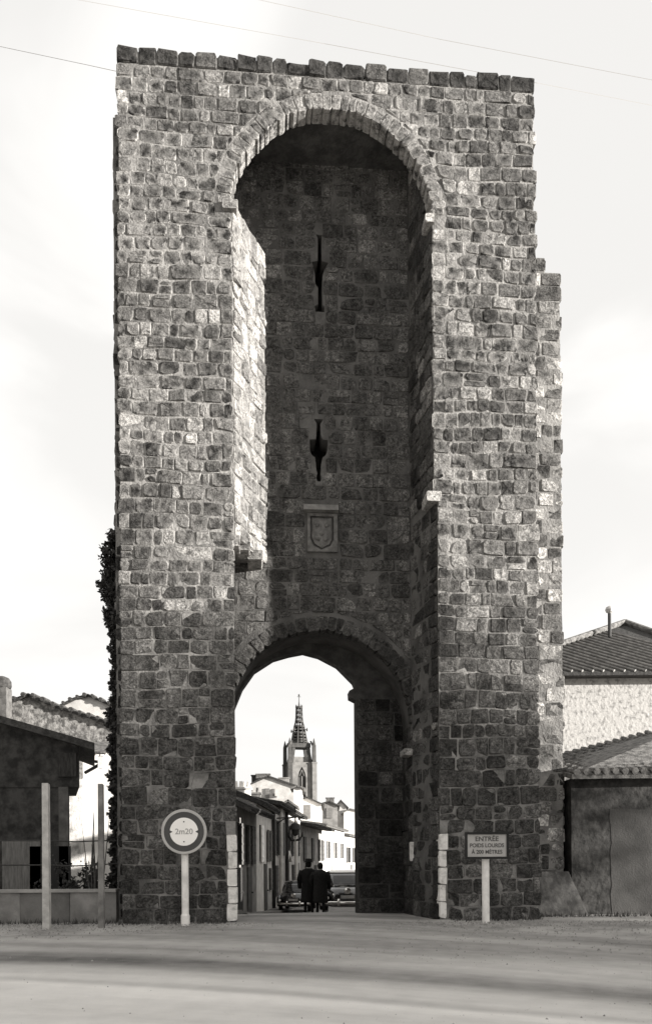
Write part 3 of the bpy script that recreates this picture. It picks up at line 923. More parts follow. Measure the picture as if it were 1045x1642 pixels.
def door(parent, base, ex, en, u, z, w, h, m):
    def P(a, b, c): q = base + ex * a + en * b; return (q.x, q.y, q.z + c)
    d_ = MB(); d_.hull8([P(u - w / 2, 0, z), P(u + w / 2, 0, z), P(u + w / 2, .05, z), P(u - w / 2, .05, z), P(u - w / 2, 0, z + h), P(u + w / 2, 0, z + h), P(u + w / 2, .05, z + h), P(u - w / 2, .05, z + h)])
    o = d_.build('door', m, parent, fixn=True)
    h_ = MB(); c_ = P(u + w * .38, .07, z + h * .45); h_.lathe([(.03, -.03), (.04, 0), (.03, .03)], c_, 8); h_.build('handle', M_iron, o)
    return o


def row_house(name, label, A, B, zeave, rise, depth, mw, mr, z0=-1.8, group='houses along the street', over=.45, grp=True, chim=()):
    """house whose street facade runs from A to B (world xy); roof slopes to the street"""
    A3, B3 = Vector((A[0], A[1], 0)), Vector((B[0], B[1], 0))
    ex = (B3 - A3).normalized(); L = (B3 - A3).length
    en = Vector((ex.y, -ex.x, 0))        # towards the street (right of travel direction)
    t = thing(name, label, 'house', (0, 0, 0), 0, group)

    def P(a, b, z): q = A3 + ex * a + en * b; return (q.x, q.y, z)
    w = MB()
    w.add([P(0, 0, z0), P(L, 0, z0), P(L, -depth, z0), P(0, -depth, z0), P(0, 0, zeave), P(L, 0, zeave), P(L, -depth, zeave), P(0, -depth, zeave), P(0, -depth / 2, zeave + rise), P(L, -depth / 2, zeave + rise)],
          [(0, 1, 5, 4), (2, 3, 7, 6), (1, 2, 6, 9, 5), (3, 0, 4, 8, 7), (4, 5, 9, 8), (6, 7, 8, 9)])
    w.build('wall', mw, t, fixn=True)
    r_ = MB(); k_ = rise / (depth / 2)
    quad_prism(r_, [P(-.12, over, zeave - over * k_ + .14), P(L + .12, over, zeave - over * k_ + .14), P(L + .12, -depth / 2, zeave + rise + .14), P(-.12, -depth / 2, zeave + rise + .14)], .12)
    quad_prism(r_, [P(-.12, -depth / 2, zeave + rise + .14), P(L + .12, -depth / 2, zeave + rise + .14), P(L + .12, -depth - .3, zeave - .3 * k_ + .14), P(-.12, -depth - .3, zeave - .3 * k_ + .14)], .12)
    # rolls of canal tile running down the street slope
    n_ = max(4, min(60, int(L / .28)))
    for i in range(n_):
        a = (i + .5) * L / n_
        r_.tube([P(a, over + .03, zeave - over * k_ + .15), P(a, -depth / 2, zeave + rise + .15)], .08, 5)
    ro_ = r_.build('roof', mr, t, fixn=True)
    for (a, b, hh, cw, mm) in chim:
        c_ = MB(); q = P(a, -b, 0); zt = zeave + rise * (1 - abs(b - depth / 2) / (depth / 2))
        c_.box(q[0] - cw / 2, q[0] + cw / 2, q[1] - .3, q[1] + .3, zt - .3, zt + hh)
        c_.box(q[0] - cw / 2 - .06, q[0] + cw / 2 + .06, q[1] - .36, q[1] + .36, zt + hh, zt + hh + .1)
        for s_ in (-.25, .25): c_.lathe([(.1, 0), (.08, .3)], (q[0] + s_ * cw, q[1], zt + hh + .1), 8)
        c_.build('chimney', mm, ro_)
    return t, A3, ex, en, L


def gpt(px, Y): return (at(px, 1400, Y).x, Y)
FL = {27: 372, 32: 411, 38: 436, 52: 482, 62: 516, 78: 551}
# A: low house with dark eave
A, B = gpt(371, 26.9), gpt(411, 32)
t, a3, ex, en, L = row_house('terraced_house', 'nearest grey house of the street row with dark shutters and deep dark eave', A, B, 3.15, 1.2, 5, M_render_grey, M_tile, over=.7,
                             chim=())
for u_, z_ in ((1.0, 1.1), (2.5, 1.1), (4.1, 1.1)):
    window(t, a3, ex, en, u_, z_, .75, 1.45, M_shutter, open_=None if u_ > 3.5 else False)
door(t, a3, ex, en, 1.3, -.6, 1.1, 1.6, M_wood_dark); door(t, a3, ex, en, 3.4, -.75, .9, 1.75, M_shutter)
# B: grey house, its sunlit strip put into white render and shutters
A, B = gpt(411.5, 32.1), gpt(436, 38)
t, a3, ex, en, L = row_house('terraced_house', 'small house with sunlight put into its white wall, second in the street row', A, B, 3.5, 1.0, 5, M_render_white, M_tile, over=.4)
window(t, a3, ex, en, 1.5, 1.2, .9, 1.5, M_enamel, open_=None); window(t, a3, ex, en, 4.4, 1.2, .8, 1.4, M_shutter_g)
door(t, a3, ex, en, 3.0, -1.0, 1.0, 2.1, M_shutter); window(t, a3, ex, en, 4.9, -.1, .7, 1.0, M_shutter_g, open_=None)
pp = MB(); q = a3 + ex * (L - .1) + en * .1; pp.tube([(q.x, q.y, -1.1), (q.x, q.y, 3.5)], .08, 8); pp.build('downpipe', M_iron, t)
# C: long house
A, B = gpt(436.6, 38.2), gpt(482, 52)
t, a3, ex, en, L = row_house('terraced_house', 'long grey street house with brown shutters behind the wrought iron bracket', A, B, 3.9, .55, 6, M_render_pale, M_tile, over=.45, chim=((.7, 1.7, .45, .5, M_render_white), (4.3, 1.9, .75, .42, M_render_white), (9, 2.2, .8, .7, M_tile_l)))
for u_ in (1.4, 4.2, 8.0, 11.5): window(t, a3, ex, en, u_, 1.5, .95, 1.7, M_shutter, open_=None if u_ == 4.2 else False)
for u_ in (1.2, 9.0): window(t, a3, ex, en, u_, -.5, .9, 1.5, M_shutter, open_=None)
for u_ in (3.6, 6.4, 12.0): door(t, a3, ex, en, u_, -1.2, 1.1, 2.3, M_shutter_g)
for u_, mm in ((2.75, M_render_white), (5.3, M_iron), (10.3, M_render_white)):
    pp = MB(); q = a3 + ex * u_ + en * .1; pp.tube([(q.x, q.y, -1.35), (q.x, q.y, 3.85)], .09, 8); pp.build('downpipe', mm, t)
pd = MB()
for s_ in (-1, 1):
    P = lambda a, b, z: tuple(a3 + ex * a + en * b + Vector((0, 0, z)))
    pd.hull8([P(6.4 + s_ * .95, 0, 1.15), P(6.4, 0, 1.6), P(6.4, .15, 1.6), P(6.4 + s_ * .95, .15, 1.15), P(6.4 + s_ * .95, 0, 1.3), P(6.4, 0, 1.78), P(6.4, .15, 1.78), P(6.4 + s_ * .95, .15, 1.3)])
pd.build('pediment', M_render_white, t, fixn=True)
# D: dark eave house
A, B = gpt(482.5, 52.2), gpt(516, 62)
t, a3, ex, en, L = row_house('terraced_house', 'dark shuttered house with black shaded eave in the middle of the street', A, B, 3.5, .3, 5, M_render_grey, M_tile, over=1.0)
for u_ in (1.4, 5.0, 8.3, 10.3): window(t, a3, ex, en, u_, 1.2, 1.0, 1.6, M_shutter, open_=None)
for u_ in (2.2, 6.4, 9.4): door(t, a3, ex, en, u_, -1.3, 1.2, 2.2, M_wood_dark)
# E: sunlit white house
A, B = gpt(516.5, 62.2), gpt(552, 76)
t, a3, ex, en, L = row_house('terraced_house', 'bright white sunlit house where the street bends', A, B, 3.9, .45, 6, M_render_white, M_tile_l, over=.4)
for u_ in (3.2, 7.5, 12.0): window(t, a3, ex, en, u_, 1.4, .9, 1.4, M_shutter_g)
for u_ in (5.2, 10.4): door(t, a3, ex, en, u_, -1.4, 1.1, 2.2, M_shutter_g)
# F: beyond the bend
A, B = gpt(552.5, 77), gpt(590, 92)
t, a3, ex, en, L = row_house('terraced_house', 'farthest grey shuttered house of the row beside the arch edge', A, B, 3.6, .45, 6, M_render_pale, M_tile_l, over=.5)
for u_ in (2.0, 5.5, 9.5): window(t, a3, ex, en, u_, 1.0, 1.0, 1.5, M_shutter)
for u_ in (3.6, 8.0): door(t, a3, ex, en, u_, -1.4, 1.3, 2.2, M_shutter)


for (ya_, yb_, h_, dp_, mw_, lab_) in ((22.6, 25.7, 4.0, 1.9, M_render_grey, 'shallow grey house on the right side of the street nearest the gate'), (34.6, 42, 4.5, 4, M_render_pale, 'pale taller house on the right side of the street'), (42.1, 49, 3.8, 5, M_render_grey, 'low grey house on the right side of the street'), (49.1, 57, 4.2, 5, M_render_pale, 'pale house on the right side where the street bends')):
    A, B = (table(RR, yb_) + 1.0, yb_), (table(RR, ya_) + 1.0, ya_)
    t, a3, ex, en, L = row_house('terraced_house', lab_, A, B, h_, 1.1 * dp_ / 5, dp_, mw_, M_tile, over=.3)
    for u_ in ((.9, 2.2) if L < 4 else (1.5, 3.8, 6.0)): window(t, a3, ex, en, u_, 1.2, .6, 1.4, M_shutter)
    door(t, a3, ex, en, 1.6 if L < 4 else 2.7, table(ZG, (ya_ + yb_) / 2), .8 if L < 4 else 1.0, 1.7, M_shutter_g)


def gable_house(name, label, px0, px1, pxr, yeL, yr, yeR, Y, depth, mw, mr, group='houses rising behind the street row', wins=(), chim=(), z0=-1.8):
    """house showing its gable to the viewer; px edges at depth Y, eave heights from photo rows"""
    t = thing(name, label, 'house', (0, 0, 0), 0, group)
    a, b, c_ = at(px0, yeL, Y), at(px1, yeR, Y), at(pxr, yr, Y)
    w = MB()
    pr = [(a.x, z0), (b.x, z0), (b.x, b.z), (c_.x, c_.z), (a.x, a.z)]
    w.add([(x, Y, z) for x, z in pr] + [(x, Y + depth, z) for x, z in pr], [(0, 1, 2, 3, 4), (9, 8, 7, 6, 5)] + [(i, (i + 1) % 5, 5 + (i + 1) % 5, 5 + i) for i in range(5)])
    w.build('wall', mw, t, fixn=True)
    r_ = MB()
    for e in (a, b):
        s_ = -1 if e is a else 1
        k_ = (c_.z - e.z) / max(abs(c_.x - e.x), .01)
        o_ = .3
        quad_prism(r_, [(c_.x, Y - .2, c_.z + .14), (e.x + s_ * o_, Y - .2, e.z - o_ * k_ + .14), (e.x + s_ * o_, Y + depth + .2, e.z - o_ * k_ + .14), (c_.x, Y + depth + .2, c_.z + .14)], .13)
    ro_ = r_.build('roof', mr, t, fixn=True)
    for (px, y0, y1, ww, hh) in wins:
        q = at(px, y1, Y - .01)
        window(t, Vector((q.x, Y, 0)), Vector((1, 0, 0)), Vector((0, -1, 0)), 0, q.z, ww, hh, M_shutter_g, open_=None)
    for (px, y0, y1, cw, dy, mm) in chim:
        q0, q1 = at(px, y1, Y + dy), at(px, y0, Y + dy)
        c2 = MB(); c2.box(q0.x - cw / 2, q0.x + cw / 2, Y + dy - .3, Y + dy + .3, q0.z - .6, q1.z - .1); c2.box(q0.x - cw / 2 - .06, q0.x + cw / 2 + .06, Y + dy - .36, Y + dy + .36, q1.z - .1, q1.z)
        c2.build('chimney', mm, ro_)
    return t

gable_house('gabled_house', 'tall pale gabled house with dark chimney rising behind the street row', 392, 482, 430, 1263, 1246, 1264, 70, 9, M_render_pale, M_tile,
            wins=((429, 0, 1279, .34, .8), (439, 0, 1276, .18, .6)), chim=((412, 1243, 1256, .9, 1.5, M_tile), (422, 1241, 1252, 1.2, 1, M_tile_l), (455, 1247, 1260, .9, 3, M_render_grey)))
gable_house('gabled_house', 'narrow grey rendered house standing up behind the hanging lamp', 452, 472, 462, 1291, 1285, 1292, 58, 3, M_render_grey, M_tile_l)
gable_house('gabled_house', 'bright white house end wall beside the foot of the church spire', 470.5, 483, 476, 1264, 1262, 1264, 66, 3, M_render_white, M_tile_l)
gable_house('gabled_house', 'white two storey house with grey shutters above the dark eave', 482, 515, 492, 1282, 1280, 1290, 76, 8, M_render_white, M_tile,
            wins=((489, 0, 1313, 1.0, 1.3),))
gable_house('gabled_house', 'grey house with square chimney and dark attic window', 514, 541, 528, 1290, 1286, 1292, 88, 8, M_render_grey, M_tile,
            wins=((528, 0, 1312, .7, 1.1),), chim=((529, 1279, 1288, .9, 2, M_tile_l),))
gable_house('gabled_house', 'low dark roofed house right of the square chimney', 538, 555, 546, 1293, 1284, 1293, 100, 8, M_render_pale, M_tile)
gable_house('gabled_house', 'bright white house at the right edge of the arch opening', 551, 590, 560, 1303, 1298, 1304, 98, 8, M_render_white, M_tile_l)

# left of the tower
shed = thing('dark_shed', 'dark walled shed with sloping overhanging roof left of the tower', 'shed')
Ys = 19.0
a, b = at(-120, 1150, Ys), at(128, 1195, Ys)
bl = at(109, 1262, Ys); zt_l, zt_r = at(-120, 1125, Ys).z, at(128, 1187, Ys).z - .1
w = MB(); w.hull8([(a.x, Ys, -.4), (bl.x, Ys, -.4), (bl.x * 21.6 / 19 - .1, Ys + 2.6, -.4), (a.x, Ys + 2.6, -.4), (a.x, Ys, bl.z), (bl.x, Ys, bl.z), (bl.x * 21.6 / 19 - .1, Ys + 2.6, bl.z), (a.x, Ys + 2.6, bl.z)])
w.hull8([(a.x, Ys - .03, bl.z), (b.x, Ys - .03, bl.z), (b.x * 21.6 / 19 - .1, Ys + 2.6, bl.z), (a.x, Ys + 2.6, bl.z), (a.x, Ys - .03, zt_l), (b.x, Ys - .03, zt_r), (b.x * 21.6 / 19 - .1, Ys + 2.6, zt_r), (a.x, Ys + 2.6, zt_l)])
w.build('wall', M_rubble_dark, shed)
r_ = MB(); c0, c1 = at(-125, 1111, Ys - .4), at(152, 1191, Ys - .4)
r_.hull8([(c0.x, Ys - .4, c0.z - .16), (c1.x, Ys - .4, c1.z - .16), (c1.x * 21.9 / 18.6, Ys + 2.9, c1.z - .16), (c0.x, Ys + 2.9, c0.z - .16), (c0.x, Ys - .4, c0.z), (c1.x, Ys - .4, c1.z), (c1.x * 21.9 / 18.6, Ys + 2.9, c1.z), (c0.x, Ys + 2.9, c0.z)])
r_.build('roof', M_tile, shed)
fb = MB(); q = at(128, 1225, Ys)
fb.box(b.x - .5, b.x - .05, Ys - .09, Ys - .02, q.z - .3, q.z + .25); fb.build('eave_board', M_wood_dark, shed)
ends = MB(); q0, q1 = at(104, 1260, Ys), at(131, 1350, Ys)
bt = MB(); bt.box(bl.x - .2, bl.x + .02, Ys - .05, Ys + .05, -.3, bl.z); bt.build('corner_post', mat('grey_timber', .12, .07, scale=4), shed)
door(shed, Vector((at(36, 1400, Ys).x, Ys, 0)), Vector((1, 0, 0)), Vector((0, -1, 0)), 0, -.1, .9, 1.85, mat('grey_door', .16, .1, scale=3, stretch=(8, 8, 1)))
door(shed, Vector((at(82, 1400, Ys).x, Ys, 0)), Vector((1, 0, 0)), Vector((0, -1, 0)), 0, -.1, .95, 1.7, M_black)  # black panel painted for the darkness of an open doorway


def outline_house(name, label, prof, Y, depth, mw, group=None, verge=M_tile, z0=-.6, vfrom=1):
    """building whose end wall follows prof (photo pixels at depth Y, left to right)"""
    t = thing(name, label, 'house', (0, 0, 0), 0, group)
    pts = [at(px, py, Y) for px, py in prof]
    base = [(pts[-1].x, z0), (pts[0].x, z0)]
    ol = [(p_.x, p_.z) for p_ in pts] + base
    n_ = len(ol)
    w = MB(); w.add([(x, Y, z) for x, z in ol] + [(x, Y + depth, z) for x, z in ol], [tuple(range(n_)), tuple(range(2 * n_ - 1, n_ - 1, -1))] + [(i, (i + 1) % n_, n_ + (i + 1) % n_, n_ + i) for i in range(n_)])
    w.build('wall', mw, t, fixn=True)
    r_ = MB()
    for p_, q in zip(pts, pts[1:]):
        quad_prism(r_, [(p_.x, Y - .15, p_.z + .1), (q.x, Y - .15, q.z + .1), (q.x, Y + depth, q.z + .1), (p_.x, Y + depth, p_.z + .1)], .1)
        L = (q - p_).length; m2 = max(1, int(L / .3))
        for i in range(m2):    # ends of the verge tiles
            c_ = p_.lerp(q, (i + .5) / m2)
            r_.tube([(c_.x, Y - .22, c_.z + .1), (c_.x, Y + .5, c_.z + .12)], .07 + .02 * (i % 2), 6)
    r_.build('roof', verge, t, fixn=True)
    return t
t = outline_house('rubble_house', 'rubble stone house end with ragged tile verge behind the dark shed', [(-40, 1160), (10, 1142), (18, 1128), (48, 1117), (95, 1137), (180, 1163), (215, 1172)], 29, 6, M_rubble, 'old houses left of the tower')
t = outline_house('rubble_house', 'small gabled house top peeping up just left of the tower', [(70, 1146), (98, 1134), (120, 1123), (143, 1117), (170, 1129), (230, 1150)], 36, 6, M_render_pale, 'old houses left of the tower')
c_ = MB(); a, b = at(-8, 1155, 28), at(16, 1087, 28)
ch = thing('chimney_stack', 'round topped chimney stack at the far left edge', 'chimney', (at(4, 1160, 28.5).x, 28.5, 0))
c_.box(-.25, .25, -.25, .25, 3, at(4, 1104, 28.5).z); c_.build('stack', mat('sooty_brick', .13, .07, scale=6), ch)
c_ = MB(); zt = at(4, 1104, 28.5).z; c_.lathe([(.3, 0), (.33, .08), (.32, .25), (.24, .36), (.1, .42)], (0, 0, zt), 12); c_.build('cap', M_tile, ch)

ww = thing('white_house', 'sunlit white house wall with small slatted porch left of the tower', 'house')
Yw = 25.0
a, b = at(133, 1208, Yw), at(215, 1208, Yw)
w = MB(); w.box(a.x, b.x, Yw, Yw + 1.5, -.6, at(150, 1203, Yw).z); w.build('wall', mat('bright_whitewash', .86, .8, bump=.05), ww)
a2 = at(100, 1262, Yw); w = MB(); w.hull8([(a2.x, Yw - .02, -.6), (a.x - .003, Yw - .02, -.6), (a.x - .003, Yw + 1, -.6), (a2.x, Yw + 1, -.6), (a2.x, Yw - .02, a2.z + .1), (a.x - .003, Yw - .02, a2.z + .25), (a.x - .003, Yw + 1, a2.z + .25), (a2.x, Yw + 1, a2.z + .1)])
w.build('rough_wall', mat('patchy_whitewash', .7, .3, scale=2.2, bump=.5, lo=.36, hi=.5), ww)
Yp = Yw
q = at(139, 1200, Yp); q2 = at(178, 1222, Yp)
for i in range(7):
    x = lerp(a.x + .05, at(178, 1200, Yp).x, i / 6)
    s_ = MB(); zt = at(150, 1196, Yp).z
    s_.hull8([(x - .05, Yp - 1.0, zt - .45), (x + .05, Yp - 1.0, zt - .45), (x + .05, Yp, zt), (x - .05, Yp, zt), (x - .05, Yp - 1.0, zt - .39), (x + .05, Yp - 1.0, zt - .39), (x + .05, Yp, zt + .06), (x - .05, Yp, zt + .06)])
    s_.build('porch_slat', M_white, ww)
s_ = MB(); zt = at(150, 1196, Yp).z
s_.hull8([(a.x - .1, Yp - 1.05, zt - .36), (b.x, Yp - 1.05, zt - .36), (b.x, Yp, zt + .09), (a.x - .1, Yp, zt + .09), (a.x - .1, Yp - 1.05, zt - .33), (b.x, Yp - 1.05, zt - .33), (b.x, Yp, zt + .12), (a.x - .1, Yp, zt + .12)])
s_.build('porch_roof', M_tile_l, ww)
for (p_, q_) in (((137, 1219), (160, 1222)), ((137, 1239), (160, 1226))):
    s_ = MB(); u0, u1 = at(p_[0], p_[1], Yw - .4), at(q_[0], q_[1], Yw - .7)
    s_.tube([u0, u1], .05, 6); s_.build('bracket', M_wood_dark, ww)
s_ = MB(); u0 = at(162, 1214, Yw - .8); s_.box(u0.x - .07, u0.x + .07, Yw - .87, Yw - .73, u0.z - .35, u0.z + .1); s_.build('bracket', M_white, ww)

# bush and bare stems between the shed and the tower
def bush(name, label, c_, rx, ry, rz_, n, size, m, seed, group=None):
    t = thing(name, label, 'shrub', c_, 0, group)
    rr = random.Random(seed)
    cl = [(rr.gauss(0, .45) * rx, rr.gauss(0, .45) * ry, abs(rr.gauss(.5, .3)) * rz_) for _ in range(14)]
    def f(r2):
        k_ = cl[r2.randrange(14)]; return (k_[0] + r2.gauss(0, .16) * rx, k_[1] + r2.gauss(0, .16) * ry, max(0, k_[2] + r2.gauss(0, .14) * rz_))
    leaves(n, f, size, seed=seed).build('foliage', m, t)
    s_ = MB()
    for i in range(5):
        k_ = cl[i]; s_.tube([(0, 0, -.1), (k_[0] * .5, k_[1] * .5, k_[2] * .6), (k_[0], k_[1], k_[2] * 1.1)], [.04, .025, .01], 5)
    s_.build('stem', M_bark, t); return t
p = at(140, 1420, 17.6); bush('shrub', 'dark leafy shrub behind the low wall left of the tower', (p.x, 17.6, 0), .55, .4, 1.15, 1600, .05, M_bush, 3, 'shrubs behind the low wall')
p = at(95, 1420, 18.2); bush('shrub', 'low dark shrub in front of the shed door', (p.x, 18.2, 0), .6, .4, .75, 1200, .05, M_bush, 8, 'shrubs behind the low wall')
t = thing('bare_sapling', 'bare thin stemmed sapling against the white wall left of the tower', 'plant', (at(152, 1420, 17.0).x, 17.0, 0))
rr = random.Random(4)
for i in range(9):
    s_ = MB(); dx = rr.uniform(-.28, .32); h = rr.uniform(1.3, 2.35)
    s_.tube([(dx * .3, 0, 0), (dx * .7, rr.uniform(-.1, .1), h * .5), (dx + rr.uniform(-.1, .1), rr.uniform(-.1, .1), h)], [.02, .014, .005], 5)
    s_.build('stem', M_bark, t)

# ------------------------------------------------------------------ right of the tower
rh = thing('tall_house', 'sunlit mottled house with dark tiled hipped roof right of the tower', 'house')
Yh = 26.0
e0, e1 = at(790, 1083, Yh), at(1180, 1083, Yh)
w = MB(); w.box(e0.x, e1.x, Yh, Yh + 8, -.5, e0.z - .02); w.build('wall', M_rubble_pale, rh)
apx = at(1001, 1001, Yh + 4)
ez = e0.z + .0
x0, x1 = e0.x - .4, e1.x + .4
r_ = MB()
r_.add([(x0, Yh - .45, ez), (x1, Yh - .45, ez), (x1, Yh + 8.45, ez), (x0, Yh + 8.45, ez), (apx.x, apx.y, apx.z), (x0, Yh - .45, ez - .12), (x1, Yh - .45, ez - .12), (x1, Yh + 8.45, ez - .12), (x0, Yh + 8.45, ez - .12)],
       [(0, 1, 4), (1, 2, 4), (2, 3, 4), (3, 0, 4), (0, 5, 6, 1), (1, 6, 7, 2), (2, 7, 8, 3), (3, 8, 5, 0), (8, 7, 6, 5)])
ro_ = r_.build('roof', M_tile, rh, fixn=True)
# rows of canal tile crossing the front slope obliquely
front_n = (Vector((x1, Yh - .45, ez)) - Vector((x0, Yh - .45, ez))).cross(apx - Vector((x0, Yh - .45, ez))).normalized()
if front_n.z < 0: front_n = -front_n
Va, Vb, Vc = Vector((x0, Yh - .45, ez)), Vector((x1, Yh - .45, ez)), apx
M_tile_row = mat('sunlit_crest_tile', .3, .16, scale=5, bump=.4)  # pale rows put the light on the tile crests into colour
nrow = 25
for i in range(nrow):
    xe = lerp(x0 + .3, x1, (i + .5) / nrow)
    base = Vector((xe, Yh - .45, ez))
    up = (apx - Vector((apx.x, Yh - .45, ez)))
    dirv = up + Vector((-up.length * .75, 0, 0))
    # clip against hips
    def inside(p_):
        t_ = (p_.y - (Yh - .45)) / (apx.y - (Yh - .45))
        return t_ <= 1 and lerp(x0, apx.x, t_) <= p_.x <= lerp(x1, apx.x, t_)
    s_ = 0
    while s_ < 1 and inside(base + dirv * (s_ + .02)): s_ += .02
    if s_ < .08: continue
    r2 = MB(); n_ = 1
    for k_ in range(n_):
        pA = base + dirv * s_ * k_ / n_ + front_n * .02; pB = base + dirv * s_ * (k_ + 1) / n_ + front_n * .02
        r2.tube([pA, pB], [.048, .044], 6)
    r2.build('tile_row', M_tile_row, ro_)
for (cc) in (Va, Vb):
    r2 = MB(); r2.tube([cc + Vector((0, 0, .06)), apx + Vector((0, 0, .08))], .11, 8); r2.build('hip_tile', M_tile_l, ro_)
q = at(976.5, 1010, Yh + 2.6)
fl = MB(); zt = at(976.5, 984, Yh + 2.6).z; fl.lathe([(.06, -.6), (.06, zt - q.z)], (q.x, q.y, q.z), 10); fl.build('flue_pipe', M_iron, ro_)
fl = MB(); fl.lathe([(.04, 0), (.12, .06), (.15, .14), (.12, .22), (.03, .27)], (q.x, q.y, zt), 12); fl.build('flue_cowl', M_ring_l, ro_)

lt = thing('lean_to', 'low lean-to outbuilding with wavy tile eave and dark wall right of the tower', 'outbuilding')
Yl = 17.6
ez = at(912, 1243, Yl).z
xL, xR = at(905, 1243, Yl + .3).x + .12, at(1250, 1243, Yl).x
w = MB(); w.box(xL, xR, Yl + .25, Yl + 3.6, -.4, ez - .05); w.build('wall', M_rubble_dark, lt)
xd = at(985, 1400, Yl).x
zp = at(985, 1296, Yl).z
rp = random.Random(5)
rag = [(xd + .02 * sin(i * 1.3) + rp.uniform(-.015, .015), lerp(-.3, zp, i / 14)) for i in range(15)]
top_ = [(lerp(xd, xR - .3, i / 10) + .05, zp + rp.uniform(-.02, .02)) for i in range(1, 11)]
po2 = rag + top_ + [(xR - .3, -.3)]
n_ = len(po2)
w = MB(); w.add([(x, Yl + .243, z) for x, z in po2] + [(x, Yl + .27, z) for x, z in po2], [tuple(range(n_))[::-1], tuple(range(n_, 2 * n_))] + [(i, (i + 1) % n_, n_ + (i + 1) % n_, n_ + i) for i in range(n_)])
w.build('rendered_panel', mat('sooty_render', .062, .035, scale=1.2, bump=.3), lt)
bL, bR = at(905, 1223, Yl + 3.4), at(1250, 1150, Yl + 3.4)
F0, F1 = Vector((xL - .1, Yl - .15, ez)), Vector((xR, Yl - .15, ez + .05))
B0, B1 = Vector((xL - .1, Yl + 3.4, bL.z)), Vector((xR, Yl + 3.4, bR.z))
r_ = MB(); quad_prism(r_, [F0, F1, B1, B0], .1); ro_ = r_.build('roof', M_tile_l, lt, fixn=True)
w = MB(); w.add([(B0.x, B0.y, -.3), (B1.x, B1.y, -.3), tuple(B1 - Vector((0, 0, .06))), tuple(B0 - Vector((0, 0, .06))), (B0.x, B0.y + .2, -.3), (B1.x, B1.y + .2, -.3), (B1.x, B1.y + .2, B1.z - .06), (B0.x, B0.y + .2, B0.z - .06)],
                [(0, 1, 2, 3), (7, 6, 5, 4), (0, 4, 5, 1), (1, 5, 6, 2), (2, 6, 7, 3), (3, 7, 4, 0)]); w.build('back_wall', M_rubble, lt, fixn=True)
n_ = int((xR - xL) / .2)
for i in range(n_):
    f_ = (i + .5) / n_; a_, b_ = F0.lerp(F1, f_), B0.lerp(B1, f_)
    r2 = MB(); m3 = 8
    for k_ in range(m3):
        pA = a_.lerp(b_, k_ / m3) + Vector((R.uniform(-.01, .01), -.05 * (k_ == 0) * R.uniform(.2, 1.2), .05)); pB = a_.lerp(b_, (k_ + 1) / m3) + Vector((0, 0, .025))
        r2.tube([pA, pB], [.078, .062], 6)
    r2.build('tile_row', M_tile_l, ro_)

# weeds at the wall foot
rr = random.Random(6)
g_ = MB()
for i in range(2600):
    x = rr.choice([rr.uniform(-9, -1.95), rr.uniform(2.5, 9.5)])
    yb = (16.2 if x < -4.1 else 15.82 + (x + 4.0) * tan(TH) if x < 4.4 else 17.3)
    y = yb - abs(rr.gauss(0, .16)) - .02
    if rr.random() < .35: continue
    z = 0; h = rr.uniform(.03, .14); a = rr.uniform(0, 6.28); w_ = .012
    g_.add([(x - w_ * cos(a), y - w_ * sin(a), z - .02), (x + w_ * cos(a), y + w_ * sin(a), z - .02), (x + rr.gauss(0, .04), y + rr.gauss(0, .04), z + h)], [(0, 1, 2)])
tag(g_.build('grass', mat('dry_grass', .09, .04, bump=0)), 'sparse dry grass and weeds along the foot of the walls', 'grass', kind='stuff')

# ------------------------------------------------------------------ church spire
Yc = 150.
k_ = Yc / 1300
sp = thing('church_tower', 'distant gothic church belfry with openwork spire seen through the arch', 'church tower', (at(481, 1380, Yc).x, Yc, 0), radians(14))
Z = lambda y: CAM_Z + (1380 - y) * k_
X = lambda px: (px - 481) * k_
w = MB(); hw_ = 2.15
zB = Z(1224)
# body with a pointed window on the front
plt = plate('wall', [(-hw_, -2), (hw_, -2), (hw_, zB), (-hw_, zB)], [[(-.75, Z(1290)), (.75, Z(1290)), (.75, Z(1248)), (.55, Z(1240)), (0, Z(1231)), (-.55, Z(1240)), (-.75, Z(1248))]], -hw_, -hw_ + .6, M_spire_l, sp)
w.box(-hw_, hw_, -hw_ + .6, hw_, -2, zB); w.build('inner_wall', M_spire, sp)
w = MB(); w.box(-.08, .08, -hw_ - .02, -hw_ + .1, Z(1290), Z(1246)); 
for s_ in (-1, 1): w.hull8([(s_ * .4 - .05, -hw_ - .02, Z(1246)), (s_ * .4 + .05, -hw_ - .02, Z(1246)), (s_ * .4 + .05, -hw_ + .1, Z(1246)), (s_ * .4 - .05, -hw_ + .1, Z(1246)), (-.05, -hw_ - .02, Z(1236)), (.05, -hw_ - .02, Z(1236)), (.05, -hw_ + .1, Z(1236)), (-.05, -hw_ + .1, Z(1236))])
w.build('tracery', M_spire_l, sp)
